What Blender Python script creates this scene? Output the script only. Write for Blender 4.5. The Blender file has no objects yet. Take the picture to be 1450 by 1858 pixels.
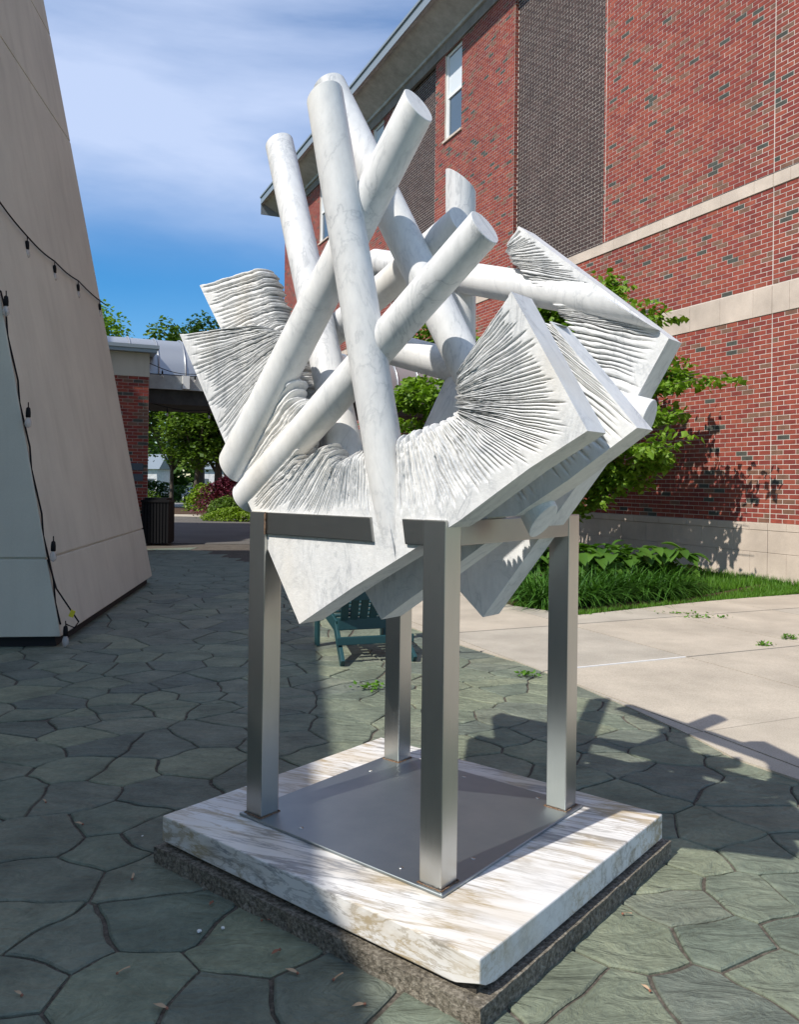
import bpy, bmesh, math, random
import numpy as np
from mathutils import Vector, Matrix, noise
R = math.radians
rnd = random.Random(7)
sc = bpy.context.scene
COL = sc.collection

# ------------------------------------------------------------------ camera, sky, sun, exposure
cam_d = bpy.data.cameras.new('camera'); cam = bpy.data.objects.new('camera', cam_d); COL.objects.link(cam)
cam.matrix_world = Matrix.Translation((0, 0, 1.437)) @ Matrix.Rotation(R(90), 4, 'X') @ Matrix.Rotation(0.0122, 4, 'Z')
cam_d.sensor_fit = 'HORIZONTAL'; cam_d.sensor_width = 36; cam_d.lens = 36 * 1480 / 1450
cam_d.shift_y = -52 / 1450
cam_d.clip_start = 0.05; cam_d.clip_end = 3000
sc.camera = cam
SUN_EL = R(49.0)
SUN_H = Vector((-0.744, -0.668, 0)).normalized()          # horizontal direction towards the sun
w = bpy.data.worlds.new('World'); sc.world = w; w.use_nodes = True
nt = w.node_tree; nt.nodes.clear()
def N(t, ty, **kw):
    n = t.nodes.new(ty)
    for k, v in kw.items():
        if k in n.inputs: n.inputs[k].default_value = v
        else: setattr(n, k, v)
    return n
def ramp(t, stops, interp='LINEAR'):
    n = t.nodes.new('ShaderNodeValToRGB'); e = n.color_ramp.elements; n.color_ramp.interpolation = interp
    while len(e) > 1: e.remove(e[-1])
    e[0].position = stops[0][0]; c = stops[0][1]; e[0].color = c if len(c) == 4 else (*c, 1)
    for p, c in stops[1:]:
        k = e.new(p); k.color = c if len(c) == 4 else (*c, 1)
    return n
sky = N(nt, 'ShaderNodeTexSky', sky_type='NISHITA', sun_disc=False)
sky.sun_elevation = SUN_EL; sky.sun_rotation = math.atan2(SUN_H.x, SUN_H.y)
sky.air_density = 1.0; sky.dust_density = 0.25; sky.ozone_density = 3.2; sky.altitude = 200
hs = N(nt, 'ShaderNodeHueSaturation'); hs.inputs['Saturation'].default_value = 1.5; hs.inputs['Value'].default_value = 1.15; hs.inputs['Hue'].default_value = 0.500
nt.links.new(sky.outputs[0], hs.inputs['Color'])
tc = N(nt, 'ShaderNodeTexCoord'); mp = N(nt, 'ShaderNodeMapping'); mp.inputs['Scale'].default_value = (1.1, 1.1, 4.2); mp.inputs['Rotation'].default_value = (0.10, 0.16, 0.4)
nt.links.new(tc.outputs['Generated'], mp.inputs['Vector'])
n1 = N(nt, 'ShaderNodeTexNoise'); n1.inputs['Scale'].default_value = 1.15; n1.inputs['Detail'].default_value = 10; n1.inputs['Roughness'].default_value = 0.53; n1.inputs['Distortion'].default_value = 0.35
nt.links.new(mp.outputs[0], n1.inputs['Vector'])
cr = ramp(nt, [(0.30, (0, 0, 0)), (0.43, (0.55,) * 3), (0.58, (1, 1, 1))])
nt.links.new(n1.outputs[0], cr.inputs[0])
# cirrus thins out towards the horizon
sx = N(nt, 'ShaderNodeSeparateXYZ'); nt.links.new(tc.outputs['Generated'], sx.inputs[0])
mr = N(nt, 'ShaderNodeMapRange', interpolation_type='SMOOTHSTEP'); mr.inputs[1].default_value = 0.22; mr.inputs[2].default_value = 0.36; mr.inputs[3].default_value = 0.10; mr.inputs[4].default_value = 1.0
nt.links.new(sx.outputs[2], mr.inputs[0])
mu = N(nt, 'ShaderNodeMath', operation='MULTIPLY'); nt.links.new(cr.outputs[0], mu.inputs[0]); nt.links.new(mr.outputs[0], mu.inputs[1])
mu2 = N(nt, 'ShaderNodeMath', operation='MULTIPLY'); nt.links.new(mu.outputs[0], mu2.inputs[0]); mu2.inputs[1].default_value = 0.8
mix = N(nt, 'ShaderNodeMixRGB'); nt.links.new(mu2.outputs[0], mix.inputs[0]); nt.links.new(hs.outputs[0], mix.inputs[1]); mix.inputs[2].default_value = (5.7, 6.6, 8.7, 1)
bg = N(nt, 'ShaderNodeBackground'); bg.inputs['Strength'].default_value = 0.10
wo = N(nt, 'ShaderNodeOutputWorld'); nt.links.new(mix.outputs[0], bg.inputs[0]); nt.links.new(bg.outputs[0], wo.inputs[0])
sun_d = bpy.data.lights.new('sun', 'SUN'); sun_d.energy = 4.2; sun_d.angle = R(0.53); sun_d.color = (1.0, 0.945, 0.87)
sun = bpy.data.objects.new('sun', sun_d); COL.objects.link(sun)
S = SUN_H * math.cos(SUN_EL) + Vector((0, 0, math.sin(SUN_EL)))
sun.rotation_euler = S.to_track_quat('Z', 'Y').to_euler(); sun.location = (-5, -5, 12)
sc.view_settings.view_transform = 'Standard'; sc.view_settings.look = 'None'
sc.view_settings.exposure = 0.32; sc.view_settings.gamma = 1.0; sc.view_settings.use_curve_mapping = False
sc.render.engine = 'CYCLES'
sc.cycles.max_bounces = 6; sc.cycles.diffuse_bounces = 4; sc.cycles.glossy_bounces = 3

# ------------------------------------------------------------------ helpers
def ob(name, me, m=None, parent=None, label=None, cat=None, group=None, kind=None, loc=None):
    o = bpy.data.objects.new(name, me); COL.objects.link(o)
    if m is not None and me is not None:
        for x in (m if isinstance(m, (list, tuple)) else [m]): me.materials.append(x)
    if parent: o.parent = parent
    if loc is not None: o.location = loc
    for k, v in (('label', label), ('category', cat), ('group', group), ('kind', kind)):
        if v: o[k] = v
    return o
def thing(name, label, cat, loc=(0, 0, 0), rz=0, group=None):
    o = ob(name, None, label=label, cat=cat, group=group); o.location = loc; o.rotation_euler = (0, 0, rz); return o
class MB:
    """collects quads / boxes / tubes in plain lists"""
    def __init__(s): s.v = []; s.f = []; s.mi = []; s.sm = []
    def add(s, vs, fs, mi=0, sm=False):
        b = len(s.v); s.v += [tuple(x) for x in vs]; s.f += [tuple(b + i for i in f) for f in fs]; s.mi += [mi] * len(fs); s.sm += [sm] * len(fs)
    def box(s, lo, hi, M=None, mi=0):
        x0, y0, z0 = lo; x1, y1, z1 = hi
        vs = [Vector(p) for p in ((x0, y0, z0), (x1, y0, z0), (x1, y1, z0), (x0, y1, z0), (x0, y0, z1), (x1, y0, z1), (x1, y1, z1), (x0, y1, z1))]
        if M is not None: vs = [M @ p for p in vs]
        s.add(vs, [(0, 3, 2, 1), (4, 5, 6, 7), (0, 1, 5, 4), (1, 2, 6, 5), (2, 3, 7, 6), (3, 0, 4, 7)], mi)
    def bar(s, a, b, wd, th, up=Vector((0, 0, 1)), mi=0, cut=None):
        a = Vector(a); b = Vector(b); d = (b - a).normalized(); sd = d.cross(up).normalized(); u = sd.cross(d).normalized()
        vs = [p + sd * sx * wd / 2 + u * sz * th / 2 for p in (a, b) for sx, sz in ((-1, -1), (1, -1), (1, 1), (-1, 1))]
        s.add(vs, [(0, 1, 2, 3), (7, 6, 5, 4), (0, 4, 5, 1), (1, 5, 6, 2), (2, 6, 7, 3), (3, 7, 4, 0)], mi)
    def tube(s, pts, r, n=8, mi=0, caps=True):
        pts = [Vector(p) for p in pts]; rs = r if isinstance(r, (list, tuple)) else [r] * len(pts)
        d0 = (pts[1] - pts[0]).normalized(); ref = Vector((0, 0, 1)) if abs(d0.z) < .9 else Vector((1, 0, 0)); vs = []
        for i, p in enumerate(pts):
            d = (pts[min(i + 1, len(pts) - 1)] - pts[max(i - 1, 0)]).normalized(); a = d.cross(ref).normalized(); b = d.cross(a)
            for k in range(n):
                t = 2 * math.pi * k / n; vs.append(p + (a * math.cos(t) + b * math.sin(t)) * rs[i])
        fs = [(i * n + k, (i + 1) * n + k, (i + 1) * n + (k + 1) % n, i * n + (k + 1) % n) for i in range(len(pts) - 1) for k in range(n)]
        s.add(vs, fs, mi, True)
        if caps:
            s.add(vs[:n], [tuple(range(n))], mi); s.add(vs[-n:], [tuple(range(n))[::-1]], mi)
    def lathe(s, prof, n=16, M=None, mi=0):
        vs = [Vector((r * math.cos(2 * math.pi * k / n), r * math.sin(2 * math.pi * k / n), z)) for r, z in prof for k in range(n)]
        if M is not None: vs = [M @ p for p in vs]
        fs = [(i * n + k, i * n + (k + 1) % n, (i + 1) * n + (k + 1) % n, (i + 1) * n + k) for i in range(len(prof) - 1) for k in range(n)]
        s.add(vs, fs, mi, True)
    def mesh(s, name, fix=True):
        me = bpy.data.meshes.new(name); me.from_pydata(s.v, [], s.f)
        me.polygons.foreach_set('material_index', s.mi); me.polygons.foreach_set('use_smooth', s.sm); me.update()
        if fix:
            bm = bmesh.new(); bm.from_mesh(me); bmesh.ops.recalc_face_normals(bm, faces=bm.faces); bm.to_mesh(me); bm.free()
        return me
    def build(s, name, m, parent=None, **kw): return ob(name, s.mesh(name), m, parent, **kw)
def bevel(me, wd, seg=1, ang=30):
    bm = bmesh.new(); bm.from_mesh(me); bmesh.ops.remove_doubles(bm, verts=bm.verts, dist=1e-5)
    es = [e for e in bm.edges if len(e.link_faces) == 2 and e.calc_face_angle(0) > R(ang)]
    bmesh.ops.bevel(bm, geom=es, offset=wd, segments=seg, profile=.6, affect='EDGES', clamp_overlap=True)
    bm.to_mesh(me); bm.free(); return me
def prism(poly, z0, z1, name='m'):
    m = MB(); n = len(poly); vs = [(x, y, z0) for x, y in poly] + [(x, y, z1) for x, y in poly]
    m.add(vs, [tuple(range(n))[::-1], tuple(range(n, 2 * n))] + [(i, (i + 1) % n, n + (i + 1) % n, n + i) for i in range(n)])
    return m.mesh(name)

# ------------------------------------------------------------------ materials
def mat(name, base=(.5, .5, .5), rough=.6, metal=0.0, spec=0.5):
    m = bpy.data.materials.new(name); m.use_nodes = True; t = m.node_tree; b = t.nodes['Principled BSDF']
    b.inputs['Base Color'].default_value = (*base, 1); b.inputs['Roughness'].default_value = rough; b.inputs['Metallic'].default_value = metal
    b.inputs['Specular IOR Level'].default_value = spec
    return m, t, b
def coords(t, kind='Object', scale=(1, 1, 1), rot=(0, 0, 0)):
    c = N(t, 'ShaderNodeTexCoord'); m = N(t, 'ShaderNodeMapping'); m.inputs['Scale'].default_value = scale; m.inputs['Rotation'].default_value = rot
    if kind == 'World':
        g = N(t, 'ShaderNodeNewGeometry'); t.links.new(g.outputs['Position'], m.inputs['Vector'])
    else: t.links.new(c.outputs[kind], m.inputs['Vector'])
    return m.outputs[0]
def noi(t, vec, scale, detail=4, rough=.55, dist=0):
    n = N(t, 'ShaderNodeTexNoise'); n.inputs['Scale'].default_value = scale; n.inputs['Detail'].default_value = detail
    n.inputs['Roughness'].default_value = rough; n.inputs['Distortion'].default_value = dist
    t.links.new(vec, n.inputs['Vector']); return n.outputs[0]
def mixc(t, fac, a, b, mode='MIX'):
    m = N(t, 'ShaderNodeMixRGB', blend_type=mode)
    for i, x in ((0, fac), (1, a), (2, b)):
        if isinstance(x, (int, float)): m.inputs[i].default_value = x
        elif isinstance(x, tuple): m.inputs[i].default_value = (*x, 1)
        else: t.links.new(x, m.inputs[i])
    return m.outputs[0]
def bump(t, b, h, strength=.5, dist=.01, prev=None):
    n = N(t, 'ShaderNodeBump'); n.inputs['Strength'].default_value = strength; n.inputs['Distance'].default_value = dist
    t.links.new(h, n.inputs['Height'])
    if prev: t.links.new(prev, n.inputs['Normal'])
    t.links.new(n.outputs[0], b.inputs['Normal']); return n.outputs[0]
def speck(name, cols, scale=30, rough=.85, bs=.4, bd=.004, w_scale=3, kind='World', spec=.3):
    m, t, b = mat(name, rough=rough, spec=spec); v = coords(t, kind)
    a = noi(t, v, scale, 5, .7); c = noi(t, v, w_scale, 4, .6)
    r = ramp(t, [(.3, cols[0]), (.5, cols[1]), (.7, cols[2])]); t.links.new(a, r.inputs[0])
    r2 = ramp(t, [(.3, (.78,) * 3), (.7, (1.12,) * 3)]); t.links.new(c, r2.inputs[0])
    t.links.new(mixc(t, 1.0, r.outputs[0], r2.outputs[0], 'MULTIPLY'), b.inputs['Base Color'])
    bump(t, b, a, bs, bd); return m

def marble_carved(rough_side=False):
    m, t, b = mat('white_marble_rough' if rough_side else 'white_marble', rough=.5 if not rough_side else .62, spec=.35)
    v = coords(t, 'World', (1, 1, .45), (0.3, 0.5, 0))
    a = noi(t, v, 5.5, 7, .62, 1.2); r = ramp(t, [(.36, (0, 0, 0)), (.475, (.3,) * 3), (.5, (1,) * 3), (.52, (.3,) * 3), (.64, (0, 0, 0))]); t.links.new(a, r.inputs[0])
    c = noi(t, v, 2.2, 5, .6); r2 = ramp(t, [(.36, (0, 0, 0)), (.60, (1, 1, 1))]); t.links.new(c, r2.inputs[0])
    k = N(t, 'ShaderNodeMath', operation='MULTIPLY'); t.links.new(r.outputs[0], k.inputs[0]); t.links.new(r2.outputs[0], k.inputs[1])
    col = mixc(t, r2.outputs[0], (.775, .77, .745), (.695, .70, .695))
    col = mixc(t, k.outputs[0], col, (.45, .465, .475))
    d = noi(t, v, 40, 4, .7); r3 = ramp(t, [(.35, (.93,) * 3), (.65, (1.03,) * 3)]); t.links.new(d, r3.inputs[0])
    col = mixc(t, 1.0, col, r3.outputs[0], 'MULTIPLY')
    e = noi(t, v, 1.6, 3, .6); r4 = ramp(t, [(.62, (0, 0, 0)), (.74, (.5,) * 3)]); t.links.new(e, r4.inputs[0])
    col = mixc(t, r4.outputs[0], col, (.66, .60, .50))
    t.links.new(col, b.inputs['Base Color'])
    f = noi(t, coords(t, 'World', (1, 1, 1)), 120 if not rough_side else 45, 4, .7)
    bump(t, b, f, .25 if not rough_side else .5, .0015 if not rough_side else .004); return m
M_MAR = marble_carved(); M_MARR = marble_carved(True)
def marble_base():
    m, t, b = mat('veined_marble', rough=.38, spec=.45)
    v0 = coords(t, 'World', (1, 1, 1), (0, 0, R(24)))
    mp2 = N(t, 'ShaderNodeMapping'); mp2.inputs['Scale'].default_value = (.75, 6.5, 6.5); t.links.new(v0, mp2.inputs['Vector']); v = mp2.outputs[0]
    a = noi(t, v, 1.25, 9, .62, .35); r = ramp(t, [(.42, (0, 0, 0)), (.47, (.35,) * 3), (.495, (1,) * 3), (.51, (.9,) * 3), (.53, (.3,) * 3), (.58, (0, 0, 0))]); t.links.new(a, r.inputs[0])
    a2 = noi(t, v, 3.0, 8, .66, .3); rb = ramp(t, [(.46, (0, 0, 0)), (.5, (.8,) * 3), (.535, (0, 0, 0))]); t.links.new(a2, rb.inputs[0])
    c = noi(t, v0, 1.9, 4, .55); r2 = ramp(t, [(.36, (.25,) * 3), (.56, (1,) * 3)]); t.links.new(c, r2.inputs[0])
    k = mixc(t, 1.0, mixc(t, 1.0, r.outputs[0], rb.outputs[0], 'ADD'), r2.outputs[0], 'MULTIPLY')
    g = noi(t, v, .8, 5, .6); tan = ramp(t, [(.50, (0, 0, 0)), (.70, (.6,) * 3)]); t.links.new(g, tan.inputs[0])
    col = mixc(t, tan.outputs[0], (.735, .725, .70), (.60, .51, .37))
    h = noi(t, v0, 3, 3); vc = ramp(t, [(.42, (.27, .27, .27)), (.58, (.42, .34, .22))]); t.links.new(h, vc.inputs[0])
    col = mixc(t, k, col, vc.outputs[0]); t.links.new(col, b.inputs['Base Color'])
    bump(t, b, noi(t, coords(t, 'World'), 90, 3), .12, .001); return m
M_BASE = marble_base()
def steel(name, base=(.50, .50, .475), rough=.30, vert=True):
    m, t, b = mat(name, base, rough, 1.0)
    v = coords(t, 'Object', (90, 90, .9) if vert else (2, 1.5, 90))
    a = noi(t, v, 4, 4, .6); rr = ramp(t, [(.3, (rough - .03,) * 3), (.7, (rough + .05,) * 3)]); t.links.new(a, rr.inputs[0]); t.links.new(rr.outputs[0], b.inputs['Roughness'])
    c = noi(t, coords(t, 'Object', (1, 1, .35)), 7, 4); rc = ramp(t, [(.3, tuple(x * .93 for x in base)), (.7, tuple(x * 1.05 for x in base))]); t.links.new(c, rc.inputs[0]); t.links.new(rc.outputs[0], b.inputs['Base Color'])
    bump(t, b, a, .03, .0006); return m
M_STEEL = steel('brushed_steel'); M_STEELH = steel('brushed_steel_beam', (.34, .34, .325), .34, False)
def steelplate():
    m, t, b = mat('dull_steel_plate', (.42, .43, .43), .5, 1.0); v = coords(t, 'Object')
    a = noi(t, v, 5, 6, .65); rc = ramp(t, [(.3, (.30, .345, .365)), (.7, (.36, .395, .41))]); t.links.new(a, rc.inputs[0]); t.links.new(rc.outputs[0], b.inputs['Base Color'])
    r = ramp(t, [(.3, (.44,) * 3), (.7, (.52,) * 3)]); t.links.new(a, r.inputs[0]); b.inputs['Roughness'].default_value = .46; return m
M_PLATE = steelplate()
M_RUST = speck('rusty_weld', [(.10, .05, .03), (.20, .12, .07), (.32, .26, .20)], 120)
M_PLINTH = speck('aggregate_concrete', [(.05, .045, .035), (.20, .175, .135), (.42, .38, .31)], 75, .95, 1.0, .012, 6)
M_PAVE = speck('pale_concrete', [(.36, .315, .25), (.45, .40, .32), (.54, .485, .40)], 110, .9, .35, .003, 1.4)
M_PAVE2 = speck('pale_concrete_grey', [(.34, .31, .25), (.41, .375, .31), (.50, .46, .39)], 110, .9, .35, .003, 1.4)
M_PATH = speck('asphalt_path', [(.085, .08, .07), (.12, .112, .10), (.16, .15, .135)], 60, .9, .3, .003, .8)
M_STUCCO = speck('beige_stucco', [(.45, .405, .34), (.49, .44, .37), (.53, .475, .40)], 160, .92, .35, .002, .9)
M_STONE = speck('cast_stone', [(.53, .44, .355), (.60, .505, .415), (.67, .58, .49)], 90, .85, .2, .002, 1.5)
M_MORTAR = speck('mortar', [(.57, .51, .45), (.66, .60, .53), (.72, .66, .59)], 90, .95, .3, .002, 2)
M_SOIL = speck('bark_mulch', [(.035, .02, .012), (.085, .05, .03), (.15, .095, .06)], 55, 1, 1, .02, 3)
M_JOINT = speck('sand_joint', [(.05, .045, .036), (.095, .082, .066), (.19, .165, .135)], 60, 1, .8, .006, 4)
M_GROUND = speck('turf_ground', [(.035, .06, .015), (.06, .10, .025), (.09, .12, .04)], 8, 1, .5, .02, .5)
M_ROAD = speck('road_asphalt', [(.17, .165, .155), (.22, .21, .20), (.27, .26, .25)], 30, .9, .3, .003, .3)
M_DARKGAP, _, _ = mat('dark_void', (.02, .02, .022), .9)
def stucco(name, col):
    m, t, b = mat(name, rough=.92, spec=.2); v = coords(t, 'World')
    a = noi(t, v, 150, 4, .7); big = noi(t, v, .9, 5, .6); st_ = noi(t, coords(t, 'World', (3.2, 3.2, .16)), 1.3, 5, .62)
    r = ramp(t, [(.3, tuple(x * .93 for x in col)), (.7, tuple(x * 1.06 for x in col))]); t.links.new(a, r.inputs[0])
    r2 = ramp(t, [(.3, (.90, .90, .91)), (.7, (1.05,) * 3)]); t.links.new(big, r2.inputs[0])
    r3 = ramp(t, [(.34, (.92, .915, .91)), (.5, (.99,) * 3), (.7, (1.02,) * 3)]); t.links.new(st_, r3.inputs[0])
    t.links.new(mixc(t, 1, mixc(t, 1, r.outputs[0], r2.outputs[0], 'MULTIPLY'), r3.outputs[0], 'MULTIPLY'), b.inputs['Base Color'])
    p = bump(t, b, a, .35, .002); bump(t, b, noi(t, v, 5, 4, .6), .25, .01, p); return m
M_STUCCO = stucco('beige_stucco_wall', (.575, .55, .455))
def slate(name, tint):
    m, t, b = mat(name, rough=.62, spec=.35)
    v = coords(t, 'World', (1, 1, 1)); vs_ = coords(t, 'World', (1.6, 3.2, 1), (0, 0, R(-28)))
    a = noi(t, v, 3.2, 6, .65); r = ramp(t, [(.3, tuple(x * .70 for x in tint)), (.5, tint), (.70, tuple(x * 1.28 for x in (tint[0] * 1.05, tint[1], tint[2] * .98)))]); t.links.new(a, r.inputs[0])
    f = noi(t, v, 38, 4, .7); r2 = ramp(t, [(.3, (.82,) * 3), (.7, (1.15,) * 3)]); t.links.new(f, r2.inputs[0])
    oi = N(t, 'ShaderNodeObjectInfo'); r3 = ramp(t, [(0, (.78, .82, .86)), (1, (1.18, 1.14, 1.06))]); t.links.new(oi.outputs['Random'], r3.inputs[0])
    col = mixc(t, 1, mixc(t, 1, r.outputs[0], r2.outputs[0], 'MULTIPLY'), r3.outputs[0], 'MULTIPLY'); t.links.new(col, b.inputs['Base Color'])
    g = noi(t, vs_, 2.3, 9, .60, 2.2)
    p = bump(t, b, g, .9, .045); bump(t, b, f, .45, .004, p); return m
M_SLATE = slate('green_slate', (.185, .213, .156)); M_SLATE2 = slate('grey_slate', (.168, .190, .150))
def brickm(name, col):
    m, t, b = mat(name, rough=.85, spec=.25); v = coords(t, 'World')
    a = noi(t, v, 9, 4, .6); r = ramp(t, [(.3, tuple(x * .80 for x in col)), (.7, tuple(x * 1.2 for x in col))]); t.links.new(a, r.inputs[0])
    lo = ramp(t, [(.3, (.84, .86, .88)), (.7, (1.10, 1.08, 1.05))]); t.links.new(noi(t, coords(t, 'World', (1, 1, .6)), .45, 5, .65), lo.inputs[0])
    t.links.new(mixc(t, 1, r.outputs[0], lo.outputs[0], 'MULTIPLY'), b.inputs['Base Color']); bump(t, b, noi(t, v, 130, 3), .3, .0015); return m
M_BR = [brickm('red_brick', (.27, .062, .043)), brickm('deep_red_brick', (.225, .050, .040)), brickm('orange_red_brick', (.30, .080, .052)), brickm('brown_brick', (.20, .105, .072)), brickm('charcoal_brick', (.075, .078, .066)), brickm('dark_umber_brick', (.062, .043, .040)), brickm('dark_plum_brick', (.075, .050, .046))]
M_WHITE, _, _ = mat('white_paint', (.78, .78, .76), .5); M_FRIEZE = speck('frieze_board', [(.20, .18, .165), (.23, .21, .19), (.25, .23, .21)], 20)
M_SOFFIT = speck('soffit_paint', [(.36, .37, .36), (.40, .41, .40), (.44, .45, .44)], 10, .6, .1); M_FASCIA, _, _ = mat('fascia_metal', (.27, .31, .33), .4, .3)
M_ROOFM, _t, _b = mat('standing_seam_metal', (.42, .44, .46), .38, .6); M_BLIND, _, _ = mat('window_blind', (.62, .66, .68), .6)
def glass(name, base):
    m, t, b = mat(name, base, .06, 0, .8); return m
M_GLASS = glass('window_glass', (.05, .09, .13))
M_BLACK, _, _ = mat('black_plastic', (.008, .008, .009), .75, 0, .2); M_BULB, _t, _b = mat('bulb_glass', (.55, .53, .50), .08); _b.inputs['Alpha'].default_value = .55
M_YEL, _, _ = mat('yellow_tag', (.65, .55, .03), .5); M_TEAL, _t, _b = mat('teal_plastic', (.013, .056, .064), .45)
def leafm(name, c0, c1, trans=.35):
    m, t, b = mat(name, rough=.5, spec=.35); v = coords(t, 'World')
    a = noi(t, v, 2.2, 4, .6); g = N(t, 'ShaderNodeNewGeometry'); r = ramp(t, [(0, c0), (1, c1)])
    k = N(t, 'ShaderNodeMath', operation='ADD'); t.links.new(a, k.inputs[0]); q = N(t, 'ShaderNodeMath', operation='MULTIPLY'); t.links.new(g.outputs['Random Per Island'], q.inputs[0]); q.inputs[1].default_value = .7
    t.links.new(q.outputs[0], k.inputs[1]); s_ = N(t, 'ShaderNodeMath', operation='SUBTRACT'); t.links.new(k.outputs[0], s_.inputs[0]); s_.inputs[1].default_value = .35
    t.links.new(s_.outputs[0], r.inputs[0]); t.links.new(r.outputs[0], b.inputs['Base Color'])
    tr = N(t, 'ShaderNodeBsdfTranslucent'); t.links.new(mixc(t, 1, r.outputs[0], (1.0, 1.15, .4), 'MULTIPLY'), tr.inputs['Color'])
    mx = N(t, 'ShaderNodeMixShader'); mx.inputs[0].default_value = trans; o = t.nodes['Material Output']
    t.links.new(b.outputs[0], mx.inputs[1]); t.links.new(tr.outputs[0], mx.inputs[2]); t.links.new(mx.outputs[0], o.inputs[0]); return m
M_LEAF = leafm('bright_maple_leaf', (.085, .19, .012), (.23, .37, .035)); M_LEAFD = leafm('dark_leaf', (.022, .06, .012), (.07, .14, .022))
M_LEAFY = leafm('yellow_green_leaf', (.11, .19, .012), (.26, .38, .03)); M_LEAFR = leafm('burgundy_leaf', (.06, .008, .018), (.17, .025, .05), .25)
M_LEAFM = leafm('mid_green_leaf', (.05, .11, .012), (.15, .24, .03)); M_BLADE = leafm('daylily_blade', (.030, .095, .013), (.085, .21, .028), .3)
M_GRASS = leafm('lawn_blade', (.05, .15, .01), (.14, .30, .025)); M_HOSTA = leafm('hosta_leaf', (.035, .10, .012), (.095, .20, .025), .25)
M_BARK = speck('tree_bark', [(.06, .05, .04), (.12, .10, .08), (.18, .155, .125)], 25, .95, 1, .02)
M_SEED, _, _ = mat('dry_seed_wing', (.42, .29, .18), .7); M_SEEDR, _, _ = mat('reddish_dry_leaf', (.25, .10, .06), .7); M_CHIP, _, _ = mat('white_stone_chip', (.7, .7, .68), .7)
M_CAR, _t, _b = mat('dark_blue_car_paint', (.03, .05, .09), .25, .3); _b.inputs['Coat Weight'].default_value = .8
M_TYRE, _, _ = mat('tyre_rubber', (.02, .02, .02), .8); M_CARG = glass('windscreen_glass', (.10, .16, .22)); M_LAMP, _, _ = mat('headlight_lens', (.7, .72, .75), .2); M_PLAQ, _, _ = mat('dark_plaque', (.035, .05, .075), .35)
M_FARW = speck('far_white_siding', [(.6, .6, .6), (.68, .68, .68), (.74, .74, .74)], 2, .8, 0)

# ------------------------------------------------------------------ frames of reference
WP = Vector((5.663, 12.452, 0)); WD = Vector((-0.41101, 0.91163, 0)); WN = Vector((-0.91163, -0.41101, 0))   # brick wall: origin, along, outward
def W(s, d, z): return WP + WD * s + WN * d + Vector((0, 0, z))
MW = Matrix(((WD.x, WN.x, 0, WP.x), (WD.y, WN.y, 0, WP.y), (0, 0, 1, 0), (0, 0, 0, 1)))      # local (s, d, z)
ANG = 0.885
E1 = Vector((math.cos(ANG), math.sin(ANG), 0)); E2 = Vector((-math.sin(ANG), math.cos(ANG), 0))
SC = Vector((0.0767, 3.1245, 0)); FC = SC + E1 * .0202 + E2 * .0238
ZS = .170; ZT = 1.3241

# ------------------------------------------------------------------ ground, patio, pavement
def ground():
    ys = [-60, -20, 0, 20, 34, 46, 60, 80, 140, 400, 1500]; zs = [-.03, -.03, -.03, -.03, -.03, -.06, -.30, -.66, -.8, -.8, -.8]; xs = [-1200, -300, -80, -30, 0, 30, 80, 300, 1200]
    m = MB(); vs = [(x, y, z) for y, z in zip(ys, zs) for x in xs]; n = len(xs)
    m.add(vs, [(i * n + j, i * n + j + 1, (i + 1) * n + j + 1, (i + 1) * n + j) for i in range(len(ys) - 1) for j in range(n - 1)])
    m.build('ground', M_GROUND, kind='structure')
ground()
def clip(poly, a, nrm):
    """keep the part where (p-a).nrm <= 0"""
    out = []
    for i in range(len(poly)):
        p, q = poly[i], poly[(i + 1) % len(poly)]; dp = (p[0] - a[0]) * nrm[0] + (p[1] - a[1]) * nrm[1]; dq = (q[0] - a[0]) * nrm[0] + (q[1] - a[1]) * nrm[1]
        if dp <= 0: out.append(p)
        if (dp < 0) != (dq < 0) and dp != dq:
            t = dp / (dp - dq); out.append((p[0] + (q[0] - p[0]) * t, p[1] + (q[1] - p[1]) * t))
    return out
def area(p): return .5 * sum(p[i][0] * p[(i + 1) % len(p)][1] - p[(i + 1) % len(p)][0] * p[i][1] for i in range(len(p)))
SEEDS = [(-1.47, 3.74), (-1.09, 3.8), (-1.75, 3.71), (-1.19, 3.46), (-1.4, 3.28), (-1.13, 3.19), (-.98, 3.34), (-1.27, 2.95), (-.85, 2.98), (-.78, 2.70), (-1.05, 2.53), (-1.25, 2.62), (-1.12, 2.34), (-.78, 2.30), (-.42, 2.56), (-.45, 2.22), (-.2, 2.30), (.97, 3.03), (.75, 2.6), (.99, 2.79), (1.05, 2.61), (1.26, 2.87), (.92, 2.29), (.62, 2.25), (1.16, 2.4)]
JL = [((-2.341, 4.814), (1.408, 6.329)), ((-3.396, 11.104), (-2.084, 11.736))]       # long control joints
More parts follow.
